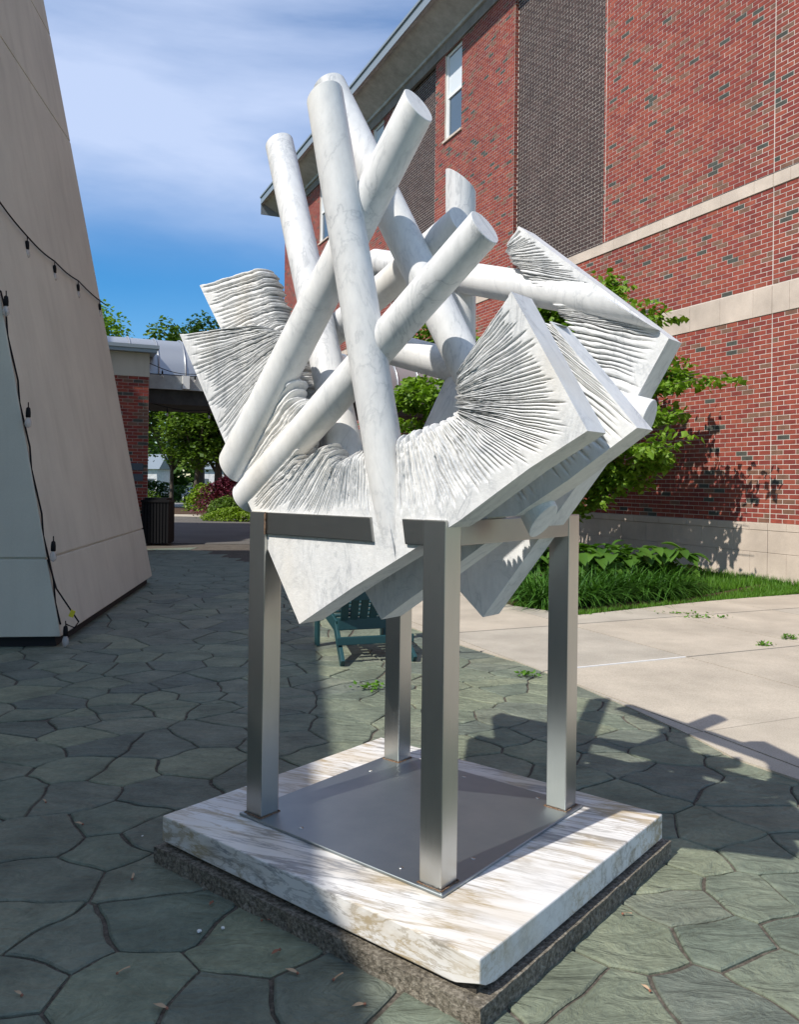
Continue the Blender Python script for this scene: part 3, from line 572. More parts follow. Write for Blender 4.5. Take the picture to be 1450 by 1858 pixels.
# the other three sides
wm.add([W(S1, 0, 0), W(S1, -12, 0), W(S1, -12, 13.7), W(S1, 0, 13.7)], [(0, 1, 2, 3)]); wm.add([W(S0, 0, 0), W(S0, -12, 0), W(S0, -12, 13.7), W(S0, 0, 13.7)], [(0, 1, 2, 3)])
wm.add([W(S0, -12, 0), W(S1, -12, 0), W(S1, -12, 13.7), W(S0, -12, 13.7)], [(0, 1, 2, 3)]); wm.build('wall', M_MORTAR, bb)
def bricks():
    r4 = random.Random(21); L = []
    def rows(z0, z1, n, dark=False):
        h = (z1 - z0) / n
        for k in range(n): yield z0 + k * h, h
    def run(sa, sb, z, h, off, d, dark):
        s = sa
        k = math.floor((sa - off) / BL)
        x = off + k * BL
        while x < sb:
            a = max(x, sa) + .0056; b = min(x + BL, sb) - .0056; x += BL
            if b - a < .03: continue
            if dark: mi = 5 if r4.random() < .6 else 6
            else:
                q = r4.random(); mi = 0 if q < .42 else 1 if q < .70 else 2 if q < .87 else 3 if q < .965 else 4
            L.append((a, b, z + .0054, z + h - .0054, d, mi))
    row = 0
    for seg in ((Z_B, Z1, 43), (Z1T, Z2, 20), (Z2T, 13.30, 95)):
        for z, h in rows(*seg):
            off = (row % 2) * BL / 2; row += 1
            if seg[0] < Z2T - .01:
                run(S0, 0 - .003, z, h, off, 0, False); run(.003, S1, z, h, off, 0, False)
            else:
                cuts = [S0, -.003, None, .003, 4.035, None, 4.043]
                x = S0; segs = [(S0, -.003), (.003, 4.036), (4.042, DARK[0][0]), (DARK[0][1], DARK[1][0]), (DARK[1][1], S1)]
                for a, b in segs:
                    hol = sorted([(w_[0], w_[1]) for w_ in WIN if w_[2] - .02 < z + h / 2 < w_[3] and a < w_[0] < b])
                    c = a
                    for w0, w1 in hol: run(c, w0, z, h, off, 0, False); c = w1
                    run(c, b, z, h, off, 0, False)
                for a, b in DARK: run(a, b, z, h, off, -.1, True)
    ret = MB(); hh = (13.30 - Z2T) / 95
    for s1_ in (DARK[0][1], DARK[1][1]):
        for k in range(95):
            z = Z2T + k * hh; ret.box((s1_ - .004, -.094 if k % 2 else -.05, z + .0054), (s1_ + .001, -.003, z + hh - .0054), MW, r4.choice([0, 1, 2]))
            if not k % 2: ret.box((s1_ - .004, -.1, z + .0054), (s1_ + .001, -.061, z + hh - .0054), MW, 1)
    ret.build('return_bricks', M_BR, bb, kind='stuff')
    cam_p = Vector((0, 0, 1.437)); T = .004
    def key(b):
        c = W((b[0] + b[1]) / 2, b[4], (b[2] + b[3]) / 2); px = c.x / c.y * 1480 + 725 if c.y > 1 else 1e9; py = 877 - (c.z - 1.437) / c.y * 1480 if c.y > 1 else 1e9
        vis = px < 1450 and py > 0 and b[1] - b[0] > .15
        return (0 if vis else 1, c.y)
    L.sort(key=key); cache = {}
    for a, b, z0, z1, d, mi in L[:300]:
        kk = (round(b - a, 3), round(z1 - z0, 4), mi)
        if kk not in cache:
            m = MB(); m.box((0, -.003, 0), (b - a, T, z1 - z0)); me = m.mesh('brick'); bevel(me, .002); me.materials.append(M_BR[mi]); cache[kk] = me
        o = bpy.data.objects.new('brick', cache[kk]); COL.objects.link(o); o.parent = bb; o.matrix_world = MW @ Matrix.Translation((a, d, z0))
    rest = L[300:]; n = len(rest); arr = np.array(rest); a, b, z0, z1, d = (arr[:, i] for i in range(5)); mi = arr[:, 5].astype(int)
    jig = np.random.RandomState(3).uniform(-.0008, .0008, n) + T
    V = np.zeros((n, 8, 3)); V[:, [0, 3, 4, 7], 0] = a[:, None]; V[:, [1, 2, 5, 6], 0] = b[:, None]; V[:, :4, 1] = d[:, None] - .003; V[:, 4:, 1] = (d + jig)[:, None]
    V[:, [0, 1, 4, 5], 2] = z0[:, None]; V[:, [2, 3, 6, 7], 2] = z1[:, None]
    X = V.reshape(-1, 3); Wd = np.array(WD); Wn = np.array(WN); X = np.array(WP)[None] + X[:, :1] * Wd + X[:, 1:2] * Wn + X[:, 2:] * np.array([0, 0, 1])
    base = np.array([(4, 7, 6, 5), (0, 4, 5, 1), (1, 5, 6, 2), (2, 6, 7, 3), (3, 7, 4, 0)]); Fc = (base[None] + (np.arange(n) * 8)[:, None, None]).reshape(-1, 4)
    me = bpy.data.meshes.new('brick_field'); me.from_pydata(X.tolist(), [], Fc.tolist()); me.polygons.foreach_set('material_index', np.repeat(mi, 5)); me.update()
    o = ob('brick_field', me, M_BR, bb, kind='stuff')
bricks()
def blocks(name, z0, z1, length, off, d0, d1, sa=S0, sb=S1, th=.008):
    x = off + math.floor((sa - off) / length) * length; cache = {}
    while x < sb:
        a = max(x, sa) + .002; b = min(x + length, sb) - .002; x += length
        if b - a < .05: continue
        if a < -.002 < b - .01:
            pieces = [(a, -.004), (.004, b)]
        else: pieces = [(a, b)]
        for a2, b2 in pieces:
            if b2 - a2 < .02: continue
            kk = round(b2 - a2, 3)
            if kk not in cache:
                m = MB(); m.box((0, d0, 0), (b2 - a2, d1, z1 - z0)); me = m.mesh(name); bevel(me, .003); me.materials.append(M_STONE); cache[kk] = me
            o = bpy.data.objects.new(name, cache[kk]); COL.objects.link(o); o.parent = bb; o.matrix_world = MW @ Matrix.Translation((a2, 0, z0))
blocks('stone_block', Z1 + .002, Z1T - .014, .675, .36 - .675 * 40, -.05, .016)
blocks('stone_block', Z2 + .002, Z2T - .022, .675, .36 - .675 * 40, -.05, .022)
m = MB(); m.box((S0, -.05, Z2T - .02), (S1, .004, Z2T - .003), MW); m.build('shelf_gap', M_DARKGAP, bb)
blocks('stone_block', .787, Z_B - .003, .675, -.005 - .3375, -.05, .055)
blocks('stone_block', .448, .783, .675, -.005, -.05, .05)
blocks('stone_block', -.05, .444, .675, -.005 - .3375, -.05, .05)
for a, b, z0, z1 in WIN:
    def WB(m, s0, s1, d0, d1, y0, y1): m.box((s0, d0, y0), (s1, d1, y1), MW)
    m = MB(); f = .07
    WB(m, a, a + f, -.14, -.05, z0, z1); WB(m, b - f, b, -.14, -.05, z0, z1); WB(m, a + f, b - f, -.14, -.05, z1 - f, z1); WB(m, a + f, b - f, -.14, -.05, z0, z0 + f)
    fr_ = m.build('window_frame', M_WHITE, bb)
    zm = (z0 + z1) / 2; m = MB(); WB(m, a + f, b - f, -.13, -.06, zm - .04, zm + .04); WB(m, a + f, a + f + .035, -.125, -.075, z0 + f, zm - .04); WB(m, b - f - .035, b - f, -.125, -.075, z0 + f, zm - .04); m.build('sash_bar', M_WHITE, fr_)
    m = MB(); WB(m, a + f + .001, b - f - .001, -.105, -.1, z0 + f, z1 - f); m.build('pane', M_GLASS, fr_)
    m = MB(); WB(m, a + f, b - f, -.0995, -.097, zm + .04, z1 - f - .03); m.build('blind', M_BLIND, fr_)
    m = MB(); WB(m, a - .05, b + .05, -.16, .05, z0 - .06, z0 - .002); m.build('window_sill', M_STONE, fr_)
# eave
EO = .98; ZE = 14.0
m = MB(); m.box((S0 - .6, -.02, 13.25), (S1 - .1, .05, 13.52), MW); m.build('frieze', M_FRIEZE, bb)
m = MB(); prof = [(.02, 13.52), (.12, 13.53), (.14, 13.60), (EO - .12, 13.98), (EO - .1, 13.95), (EO - .02, 13.95)]
for i in range(len(prof) - 1):
    (d0, z0), (d1, z1) = prof[i], prof[i + 1]; m.add([W(S0 - .6, d0, z0), W(S1 + .55, d0, z0), W(S1 + .55, d1, z1), W(S0 - .6, d1, z1)], [(0, 1, 2, 3)])
m.build('soffit', M_SOFFIT, bb)
m = MB()
x = S0 - .6
while x < S1 + .5:
    x2 = min(x + 3.02, S1 + .57); m.box((x, EO - .02, 13.95), (x2 - .006, EO + .015, 14.22), MW); m.box((x, EO - .01, 14.22), (x2 - .006, EO + .06, 14.29), MW); x = x2
m.box((S1 + .55, -.0, 13.5), (S1 + .58, EO, 14.24), MW); m.build('fascia', M_FASCIA, bb)
m = MB(); m.add([W(S0 - .6, EO + .05, 14.29), W(S1 + .58, EO + .05, 14.29), W(S1 + .58, -6, 16.8), W(S0 - .6, -6, 16.8)], [(0, 1, 2, 3)]); m.add([W(S0 - .6, -12.5, 14.29), W(S1 + .58, -12.5, 14.29), W(S1 + .58, -6, 16.8), W(S0 - .6, -6, 16.8)], [(0, 1, 2, 3)]); m.build('roof', M_ROOFM, bb)
# ------------------------------------------------------------------ beige tower at the left, beige building outside the frame
tw = thing('stucco_tower', 'beige stucco tower with battered walls and thin horizontal joints at the left', 'tower')
TA = Vector((-2.886, 6.983, 0)); TF = Vector((-.1285, .9917, 0)); TN = Vector((.9917, .1285, 0)); TL = 4.547; TWD = 13.0
def T3(along, z, back=0, inset=0):
    """point on the tower: along the long face, back from it; walls batter inwards"""
    h = z - .09
    return TA + TF * (along + (.025 * h + inset if along < 1 else -.025 * h - inset)) - TN * ((.19 * h + inset) if back == 0 else (back - inset)) + Vector((0, 0, z))
def tsec(z0, z1, inset, name, mt, bev=0):
    m = MB(); vs = [T3(0, z0, 0, inset), T3(TL, z0, 0, inset), T3(TL, z0, TWD, inset), T3(0, z0, TWD, inset), T3(0, z1, 0, inset), T3(TL, z1, 0, inset), T3(TL, z1, TWD, inset), T3(0, z1, TWD, inset)]
    m.add(vs, [(0, 3, 2, 1), (4, 5, 6, 7), (0, 1, 5, 4), (1, 2, 6, 5), (2, 3, 7, 6), (3, 0, 4, 7)]); me = m.mesh(name)
    if bev: bevel(me, bev, 2)
    return ob(name, me, mt, tw)
for z0, z1 in ((.09, .748), (.764, 6.05), (6.066, 7.475), (7.49, 12.0)): tsec(z0, z1, 0, 'stucco_panel', M_STUCCO, .008)
tsec(.1, 11.9, .018, 'tower_core', M_STUCCO); tsec(0, .11, .07, 'recessed_base', M_DARKGAP)
lb = thing('beige_building', 'flat roofed building beyond the left edge whose roof line shades the patio', 'building')
# its east edge is parallel to the tower face
a = Vector((-.565, 6.15, 0)) - Vector((.744, .668, 0)) * 6.0 * .869; m = MB()
c0 = a - TF * 14; c1 = a + TF * 3.0; q = [c0, c1, c1 - TN * 8, c0 - TN * 8]
m.add([v for v in q] + [v + Vector((0, 0, 6.0)) for v in q], [(0, 3, 2, 1), (4, 5, 6, 7), (0, 1, 5, 4), (1, 2, 6, 5), (2, 3, 7, 6), (3, 0, 4, 7)]); m.build('wall', M_STUCCO, lb)
m = MB(); m.box((-27, 12, 0), (-12.2, 20.5, 13)); m.build('wing', M_STUCCO, lb)  # unseen block, added behind the tower to cast shade on path and pier

def string_light(name, label, pts, drops, r=.008):
    t = thing(name, label, 'string lights', pts[0]); inv = -Vector(pts[0])
    m = MB(); P = [Vector(p) + inv for p in pts]; m.tube(P, r, 6); m.build('cable', M_BLACK, t)
    for p in drops:
        p = Vector(p) + inv; M = Matrix.Translation(p)
        m = MB(); m.tube([p + Vector((0, 0, .0)), p + Vector((.004, -.005, -.05))], .005, 5); m.lathe([(.006, -.04), (.017, -.05), (.021, -.085), (.021, -.125), (.016, -.13)], 10, M); s_ = m.build('bulb_socket', M_BLACK, t)
        m = MB(); m.lathe([(.014, -.13), (.026, -.155), (.030, -.18), (.024, -.205), (.008, -.218), (0, -.22)], 12, M); m.build('bulb', M_BULB, s_)
off = Vector((.03, -.012, 0))
def sag(a, b, n, s): return [Vector(a).lerp(Vector(b), i / n) + off + Vector((0, 0, -s * math.sin(math.pi * i / n))) for i in range(n)]
up = [(-3.60, 6.70, 4.12), (-3.747, 8.09, 3.835), (-3.867, 9.016, 3.839), (-4.004, 10.02, 3.873), (-4.194, 11.50, 3.894)]
pts = []
for i in range(4): pts += sag(up[i], up[i + 1], 8, .05 if i == 0 else .02)
pts.append(Vector(up[-1]) + off)
string_light('string_light', 'black cable with hanging bulbs strung high across the beige tower face', pts, [pts[8], pts[16], pts[24], pts[30]])
ed = lambda z, a=.03: T3(a, z) + Vector((.012, -.01, 0))
pts = [ed(3.25) + Vector((-.3, 0, .06))] + [ed(3.04 - i * .19) + Vector((.012 * math.sin(i * 2.1), 0, 0)) for i in range(16)]
string_light('string_light', 'black cable with bulbs hanging down the near corner of the beige tower', pts, [pts[1] + Vector((.06, -.03, 0)), pts[6] + Vector((.09, -.03, 0)), pts[12] + Vector((.10, -.03, 0)), pts[16] + Vector((.06, -.04, .04))])
m = MB(); p0 = ed(.75); m.tube([p0 + Vector((0, -.02, 0)), ed(.5) + Vector((.03, -.02, 0)), ed(.36) + Vector((.10, -.02, 0)), ed(.22) + Vector((.17, -.02, 0)), ed(.17) + Vector((.13, -.03, 0)), ed(.2) + Vector((.06, -.03, 0))], .007, 6)
o = m.build('power_cord', M_BLACK, label='short black power cord with a yellow tag near the tower base', cat='cord')
m = MB(); q = ed(.29) + Vector((.13, -.03, 0)); m.box((-.02, -.004, -.03), (.02, .004, .03), Matrix.Translation(q) @ Matrix.Rotation(.4, 4, 'Y')); m.build('warning_tag', M_YEL, o)

# ------------------------------------------------------------------ arcade with barrel roof, brick pier, bin
ar = thing('arcade', 'covered walkway with a curved grey metal roof joining the brick building', 'walkway')
ax0, ax1 = Vector((-5.78, 19.5, 0)) - Vector((.912, .411, 0)) * 1.9, Vector((-5.78, 19.5, 0)) + Vector((.912, .411, 0)) * 7.75; AD = (ax1 - ax0).normalized(); AN = Vector((AD.y, -AD.x, 0)); AL = (ax1 - ax0).length
def AR(a, d, z): return ax0 + AD * a + AN * d + Vector((0, 0, z))
m = MB(); nseg = 14; prof = [(1.25 * math.cos(math.pi * (i / nseg)), 3.95 + .98 * math.sin(math.pi * i / nseg)) for i in range(nseg + 1)]
nb = int(AL / .62)
for b_ in range(nb):
    a0, a1 = b_ * .62, (b_ + 1) * .62; vs = [AR(a0, d - 1.0, z) for d, z in prof] + [AR(a1, d - 1.0, z) for d, z in prof]; n = nseg + 1
    m.add(vs, [(i, i + 1, n + i + 1, n + i) for i in range(nseg)], 0, True)
m.build('roof', M_ROOFM, ar)
for b_ in range(nb + 1):
    a0 = b_ * .62; m = MB(); m.tube([AR(a0, (d - 0) * 1.012 - 1.0, 3.95 + (z - 3.95) * 1.02) for d, z in prof], .022, 5); m.build('roof_seam', M_ROOFM, ar)
M3 = Matrix(((AD.x, AN.x, 0, ax0.x), (AD.y, AN.y, 0, ax0.y), (0, 0, 1, 0), (0, 0, 0, 1)))
m = MB(); m.box((0, .14, 3.60), (AL, .26, 3.93), M3); m.box((0, -2.26, 3.60), (AL, -2.14, 3.93), M3); m.build('fascia_beam', M_SOFFIT, ar)
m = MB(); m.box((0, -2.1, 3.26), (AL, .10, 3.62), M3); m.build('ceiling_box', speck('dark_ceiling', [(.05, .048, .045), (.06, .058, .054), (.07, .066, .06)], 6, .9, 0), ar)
for k in range(8):
    m = MB(); x = 1.4 + k * 1.0; m.box((x, .265, 3.62), (x + .16, .36, 3.93), M3); m.build('bracket', M_WHITE, ar)
pr = thing('brick_pier', 'narrow dark red brick pier with a stone cap beside the beige tower', 'pier', (-6.6, 18.7, 0))
pr.location = (-5.78, 18.7, 0); pr.rotation_euler = (0, 0, math.atan2(.411, .912))
px0, px1, py0, py1 = -1.82, 0, 0, 1.2
m = MB(); m.box((px0, py0, 0), (px1, py1, 3.9)); m.build('core', M_MORTAR, pr)
def pierbricks():
    r5 = random.Random(5); L = []; h = .0745; z = 0; row = 0
    while z < 3.78:
        off = (row % 2) * BL / 2; x = px1 + off - BL
        k = 0
        while x + BL > px0 - BL:
            a, b = max(x, px0) + .005, min(x + BL, px1) - .005
            if b - a > .03: L.append(('f', a, b, z))
            x -= BL
        y = py0 + off - BL
        while y < py1:
            a, b = max(y, py0) + .005, min(y + BL, py1) - .005
            if b - a > .03: L.append(('s', a, b, z))
            y += BL
        z += h; row += 1
    L.sort(key=lambda q: 0 if (q[0] == 'f' and q[2] > -1.3) else 1)
    cache = {}
    mi = lambda: r5.choice([0, 0, 0, 1, 1, 2, 3, 4])
    rest = MB()
    for i, (k, a, b, z) in enumerate(L):
        w_ = mi()
        if k == 'f': lo, hi = (a, py0 - .010, z + .005), (b, py0 + .003, z + h - .005)
        else: lo, hi = (px1 - .003, a, z + .005), (px1 + .010, b, z + h - .005)
        if i < 240:
            kk = (k, round(b - a, 3), w_)
            if kk not in cache:
                m = MB(); m.box((0, 0, 0), tuple(hi[j] - lo[j] for j in range(3))); me = m.mesh('brick'); me.materials.append(M_BR[w_]); cache[kk] = me
            o = bpy.data.objects.new('brick', cache[kk]); COL.objects.link(o); o.parent = pr; o.location = lo
        else: rest.box(lo, hi, None, w_)
    rest.build('brick_field', M_BR, pr, kind='stuff')
pierbricks()
m = MB(); m.box((px0 - .02, py0 - .02, 3.80), (px1 + .015, py1, 4.34)); m.build('capital', M_STUCCO, pr)
m = MB(); m.box((px0 - .2, py0 - .2, 4.34), (px1 + .16, py1 + .2, 4.42)); m.box((px0 - .24, py0 - .24, 4.42), (px1 + .2, py1 + .24, 4.50)); m.build('cap', M_FASCIA, pr)
for k, z in enumerate((1.42, 1.66)):
    m = MB(); m.box((-.42, py0 - .03, z), (-.10, py0 - .012, z + .16)); m.build('plaque', M_PLAQ, pr)
def bin_():
    t = thing('litter_bin', 'square black slatted litter bin against the brick pier', 'bin', (-5.42, 18.35, 0), .05)
    m = MB(); m.box((-.27, -.27, .03), (.27, .27, .95)); m.build('liner', M_BLACK, t)
    for k in range(9):
        x = -.27 + k * .0675
        m = MB(); m.box((x - .022, -.295, .05), (x + .022, -.275, .95)); m.build('slat', M_BLACK, t)
        m = MB(); m.box((.275, x - .022, .05), (.295, x + .022, .95)); m.build('slat', M_BLACK, t)
    m = MB(); m.box((-.31, -.31, .95), (.31, .31, 1.0)); m.box((-.25, -.25, 1.0), (.25, .25, 1.05)); m.build('lid', M_BLACK, t)
bin_()
for i, (lab, d, z0, z1, a0, a1) in enumerate((('black cable with small bulbs sagging along the front of the walkway roof', .55, 4.15, 3.62, 1.6, 5.2), ('black cable with small bulbs hanging under the walkway ceiling', .0, 3.28, 3.05, 1.7, 6.5))):
    pts = [AR(a0 + (a1 - a0) * k / 24, d, z0 + (z1 - z0) * k / 24 - .10 * abs(math.sin(math.pi * k / 8))) for k in range(25)]
    string_light('string_light', lab, pts, [pts[k] for k in (2, 7, 12, 17, 22)], .009)

# ------------------------------------------------------------------ adirondack chair
def chair():
    t = thing('adirondack_chair', 'teal adirondack chair seen from behind on the patio under the sculpture', 'chair', (-.145, 6.49, 0), R(18.8))
    def part(name, f, **k): m = MB(); f(m); me = m.mesh(name); bevel(me, .006, 2); return ob(name, me, M_TEAL, t)
    for s in (-1, 1):
        part('rear_leg', lambda m: m.bar((s * .30, 0, .01), (s * .27, .34, .26), .032, .085)); part('side_rail', lambda m: m.bar((s * .268, .30, .255), (s * .268, .92, .37), .03, .10))
        part('front_leg', lambda m: m.bar((s * .305, .86, 0), (s * .305, .86, .54), .03, .10, Vector((0, 1, 0))))
        def arm(m):
            z0, z1 = .555, .58; P = [(s * .27, .05), (s * .36, .05), (s * .375, .5), (s * .40, .9), (s * .36, .98), (s * .27, .97), (s * .265, .5)]
            if s < 0: P = P[::-1]
            n = len(P); m.add([(x, y, z0 + (.98 - y) * -.0) for x, y in P] + [(x, y, z1) for x, y in P], [tuple(range(n))[::-1], tuple(range(n, 2 * n))] + [(i, (i + 1) % n, n + (i + 1) % n, n + i) for i in range(n)])
        part('armrest', arm)
    part('lower_cross_bar', lambda m: m.bar((-.325, .10, .175), (.325, .10, .175), .03, .065)); part('rear_cross_bar', lambda m: m.bar((-.29, .20, .295), (.29, .20, .295), .035, .10))
    part('back_brace', lambda m: m.bar((-.33, .09, .53), (.33, .09, .53), .035, .065))
    for k in range(7):
        x = (k - 3) * .077; xt = (k - 3) * .098
        part('back_slat', lambda m: m.bar((x, .235, .24), (xt, -.09, .98 - abs(k - 3) * .035), .066, .018, Vector((0, 1, .4))))
    for k in range(6):
        y = .30 + k * .105
        part('seat_slat', lambda m: m.bar((-.27, y, .315 + k * .018), (.27, y, .315 + k * .018), .09, .02))
chair()

# ------------------------------------------------------------------ foliage
def leaf_poly(L, Wd, kind=0):
    if kind == 0: return [(0, 0, 0), (-Wd / 2, L * .35, -L * .05), (0, L * .45, 0), (Wd / 2, L * .35, -L * .05), (0, L, -L * .12)], [(0, 2, 1), (0, 3, 2), (1, 2, 4), (2, 3, 4)]
    return [(0, 0, 0), (-Wd / 2, L * .5, 0), (Wd / 2, L * .5, 0), (0, L, 0)], [(0, 2, 3, 1)]
def leaves(m, pts, size, seed, droop=.35, kind=0, asp=.75, up=.6):
    r6 = random.Random(seed)
    for p in pts:
        L = size * r6.uniform(.6, 1.25); v, f = leaf_poly(L, L * asp, kind); yaw = r6.uniform(0, 6.283); pit = r6.gauss(-droop, .35); rol = r6.gauss(0, .45 / max(up, .1) * .6)
        M = Matrix.Translation(p) @ Matrix.Rotation(yaw, 4, 'Z') @ Matrix.Rotation(pit, 4, 'X') @ Matrix.Rotation(rol, 4, 'Y')
        m.add([M @ Vector(q) for q in v], f, 0, False)
def fastmesh(m, name):
    me = bpy.data.meshes.new(name); me.from_pydata(m.v, [], m.f); me.update(); return me
def wall_tree(base, label, seed, ends, hs_, sub, trunk_top):
    """ends: (along the wall, off the wall towards the patio, height)"""
    t = thing('young_maple', label, 'tree', base)
    r7 = random.Random(seed); m = MB(); targets = []
    def limb(a, b, r0, r1, bendz=.15, n=6):
        P = []
        for i in range(n + 1):
            f = i / n; p = a.lerp(b, f) + Vector((r7.uniform(-.04, .04), r7.uniform(-.04, .04), bendz * math.sin(math.pi * f) + r7.uniform(-.03, .03))) * (1 if 0 < i < n else 0); P.append(p)
        m.tube(P, [r0 + (r1 - r0) * i / n for i in range(n + 1)], 6); return P
    trunk = limb(Vector((0, 0, 0)), Vector((-.05, .05, 1.2)), .055, .045, 0); top = limb(trunk[-1], Vector((-.1, .2, trunk_top)), .045, .012, 0, 8)
    for al, of, zz in ends:
        e_ = WD * al + WN * of + Vector((0, 0, zz)); src = trunk[-1].lerp(top[-1], max(0, min(.9, (zz - 1.6) / (trunk_top - 1)))) if zz > 1.6 else trunk[4]
        P = limb(src, e_, .02, .005, .12)
        for q in range(sub):
            f = r7.uniform(.22, 1.0); a = P[int(f * 6)]; b = a + WD * r7.gauss(0, .34) + WN * r7.gauss(0, .20) + Vector((0, 0, r7.gauss(.05, .10))); limb(a, b, .005, .002, .02, 3); targets.append((a, b))
    m.build('trunk', M_BARK, t)
    pts = []
    for a, b in targets:
        for _ in range(34):
            f = r7.uniform(.1, 1.2); c = a.lerp(b, f); pts.append(c + Vector((r7.gauss(0, .09), r7.gauss(0, .09), r7.gauss(0, .035))))
    lm = MB(); leaves(lm, pts, hs_, seed + 4, .45); ob('crown', fastmesh(lm, 'crown'), M_LEAF, t)
wall_tree(Vector((3.0, 14.2, 0)), 'young tree with layered bright green leaves spreading over the brick wall beside the sculpture', 31,
    [(-3.0, .1, 2.5), (-2.7, -.3, 3.1), (-2.9, .4, 2.0), (-2.3, .5, 3.5), (-2.0, -.2, 4.0), (-1.5, .4, 4.4), (-1.0, -.1, 4.7), (-2.2, .5, 2.6), (-2.5, .0, 1.75), (-1.6, .7, 2.2), (-1.2, .6, 3.0), (-.6, .5, 3.8), (-.2, .3, 4.9), (.6, .4, 4.7), (1.2, .3, 4.1), (1.5, .6, 3.3), (1.6, .2, 2.4), (.8, .9, 2.8), (-.4, 1.0, 2.4), (-1.9, .9, 3.1), (.3, .8, 3.7), (-2.9, .1, 2.95), (-1.9, .1, 1.6), (-2.4, .8, 2.1), (-1.3, .9, 1.7)], .125, 25, 4.4)
wall_tree(Vector((1.0, 17.6, 0)), 'leafy green tree glimpsed through the gaps of the sculpture near the wall', 37,
    [(-2.0, .2, 2.6), (-1.8, .5, 3.6), (-1.4, .2, 4.4), (-.6, .5, 5.0), (.3, .2, 5.2), (1.0, .5, 4.6), (1.7, .3, 3.8), (1.9, .6, 2.8), (1.2, .8, 2.0), (0, 1.0, 2.2), (-1.1, .9, 2.0), (0, 1.1, 3.4), (-1.0, .9, 3.2), (.9, 1.0, 3.2), (-2.2, .7, 2.0), (.4, 1.2, 1.6)], .15, 17, 4.8)
def crown_tree(name, label, base, H, trunk_h, rad, mt, leaf, n, seed, group=None, tr=.1, squash=1.0, lean=0):
    t = thing(name, label, 'tree', base, group=group); r8 = random.Random(seed); m = MB()
    m.tube([(0, 0, -.2), (lean * .3, 0, trunk_h * .5), (lean, 0, trunk_h), (lean * 1.3, 0, H * .75)], [tr * 1.15, tr, tr * .8, tr * .25], 8)
    blobs = []
    cz = (trunk_h + H) / 2; rz = (H - trunk_h) / 2
    for i in range(26):
        while True:
            p = Vector((r8.uniform(-1, 1), r8.uniform(-1, 1), r8.uniform(-1, 1)))
            if .35 < p.length < 1: break
        c = Vector((p.x * rad * .82 + lean, p.y * rad * .82 * squash, cz + p.z * rz * .85)); blobs.append((c, r8.uniform(.22, .4) * rad))
        if i < 9: m.tube([(lean, 0, trunk_h * r8.uniform(.75, 1.1)), c * .6 + Vector((lean, 0, trunk_h + .2)) * .4, c], [tr * .45, tr * .3, tr * .08], 5)
    m.build('trunk', M_BARK, t); pts = []
    for _ in range(n):
        c, rr = r8.choice(blobs); d = Vector((r8.gauss(0, 1), r8.gauss(0, 1), r8.gauss(0, .75))).normalized(); pts.append(c + d * rr * r8.uniform(.55, 1.08))
    lm = MB(); leaves(lm, pts, leaf, seed + 1, .3, 1, .8); ob('crown', fastmesh(lm, 'crown'), mt, t); return t
G1 = 'trees in the garden beyond the walkway'
crown_tree('garden_tree', 'slim tree with a bare pale trunk nearest the litter bin beyond the walkway', (-11.6, 41.5, 0), 9.6, 2.4, 3.2, M_LEAFM, .26, 7000, 41, G1, .10)
crown_tree('garden_tree', 'leafy mid green tree in the middle of the mulch bed beyond the walkway', (-9.9, 39.5, 0), 5.6, 1.9, 2.0, M_LEAFM, .22, 5500, 43, G1, .14, 1, .1)
crown_tree('garden_tree', 'dark green tree with a thick trunk beside the burgundy shrub', (-9.0, 40.5, 0), 8.4, 2.2, 3.1, M_LEAFD, .26, 7000, 45, G1, .22)
crown_tree('garden_tree', 'dark tree standing far behind the street beyond the parked car', (-24, 62, -.3), 11, 1.8, 5.5, M_LEAFD, .4, 7000, 47, G1, .25)
crown_tree('garden_tree', 'broad dark tree far behind the parked car at the right', (-14, 66, -.4), 12, 2.2, 5.0, M_LEAFD, .4, 7000, 49, G1, .25)
crown_tree('roadside_tree', 'bright green treetop rising over the walkway roof beside the tower', (-16.9, 42, 0), 11.0, 4, 3.7, M_LEAF, .24, 11000, 51, None, .2)
crown_tree('roadside_tree', 'dark green treetop seen over the walkway roof beneath the ridged slab', (-11.2, 46, 0), 11.6, 4, 2.5, M_LEAFD, .24, 7000, 53, None, .2)
def shrub(name, label, base, rx, ry, h, mt, leaf, n, seed, cat='shrub', lay=False):
    t = thing(name, label, cat, base); r9 = random.Random(seed); m = MB()
    for k in range(7):
        a = r9.uniform(0, 6.28); m.tube([(0, 0, 0), (math.cos(a) * rx * .3, math.sin(a) * ry * .3, h * .45), (math.cos(a) * rx * .6, math.sin(a) * ry * .6, h * .75)], [.03, .02, .006], 5)
    m.build('stems', M_BARK, t); pts = []
    for _ in range(n):
        a = r9.uniform(0, 6.283); u = r9.random() ** .35; zz = r9.random() ** .7; rr = math.sqrt(max(0, 1 - (zz * .98) ** 2)) * u
        b = noise.noise(Vector((math.cos(a) * 1.7, math.sin(a) * 1.7, zz * 2 + seed))) * .35 + 1
        pts.append(Vector((math.cos(a) * rr * rx * b, math.sin(a) * rr * ry * b, zz * h * b)))
    lm = MB(); leaves(lm, pts, leaf, seed, .5, 1, .7); ob('foliage', fastmesh(lm, 'foliage'), mt, t)
shrub('japanese_maple', 'burgundy leaved weeping maple beside the dark tree trunk beyond the walkway', (-7.0, 33.8, 0), 1.35, 1.2, 1.75, M_LEAFR, .12, 6000, 61, 'tree')
shrub('garden_shrub', 'mid green feathery shrub in front of the burgundy maple', (-6.6, 31.6, 0), 1.1, .8, .75, M_LEAFM, .10, 3500, 62)
shrub('garden_shrub', 'bright yellow green low shrub at the edge of the path', (-5.75, 29.6, 0), 1.5, .8, .50, M_LEAFY, .09, 5000, 63)
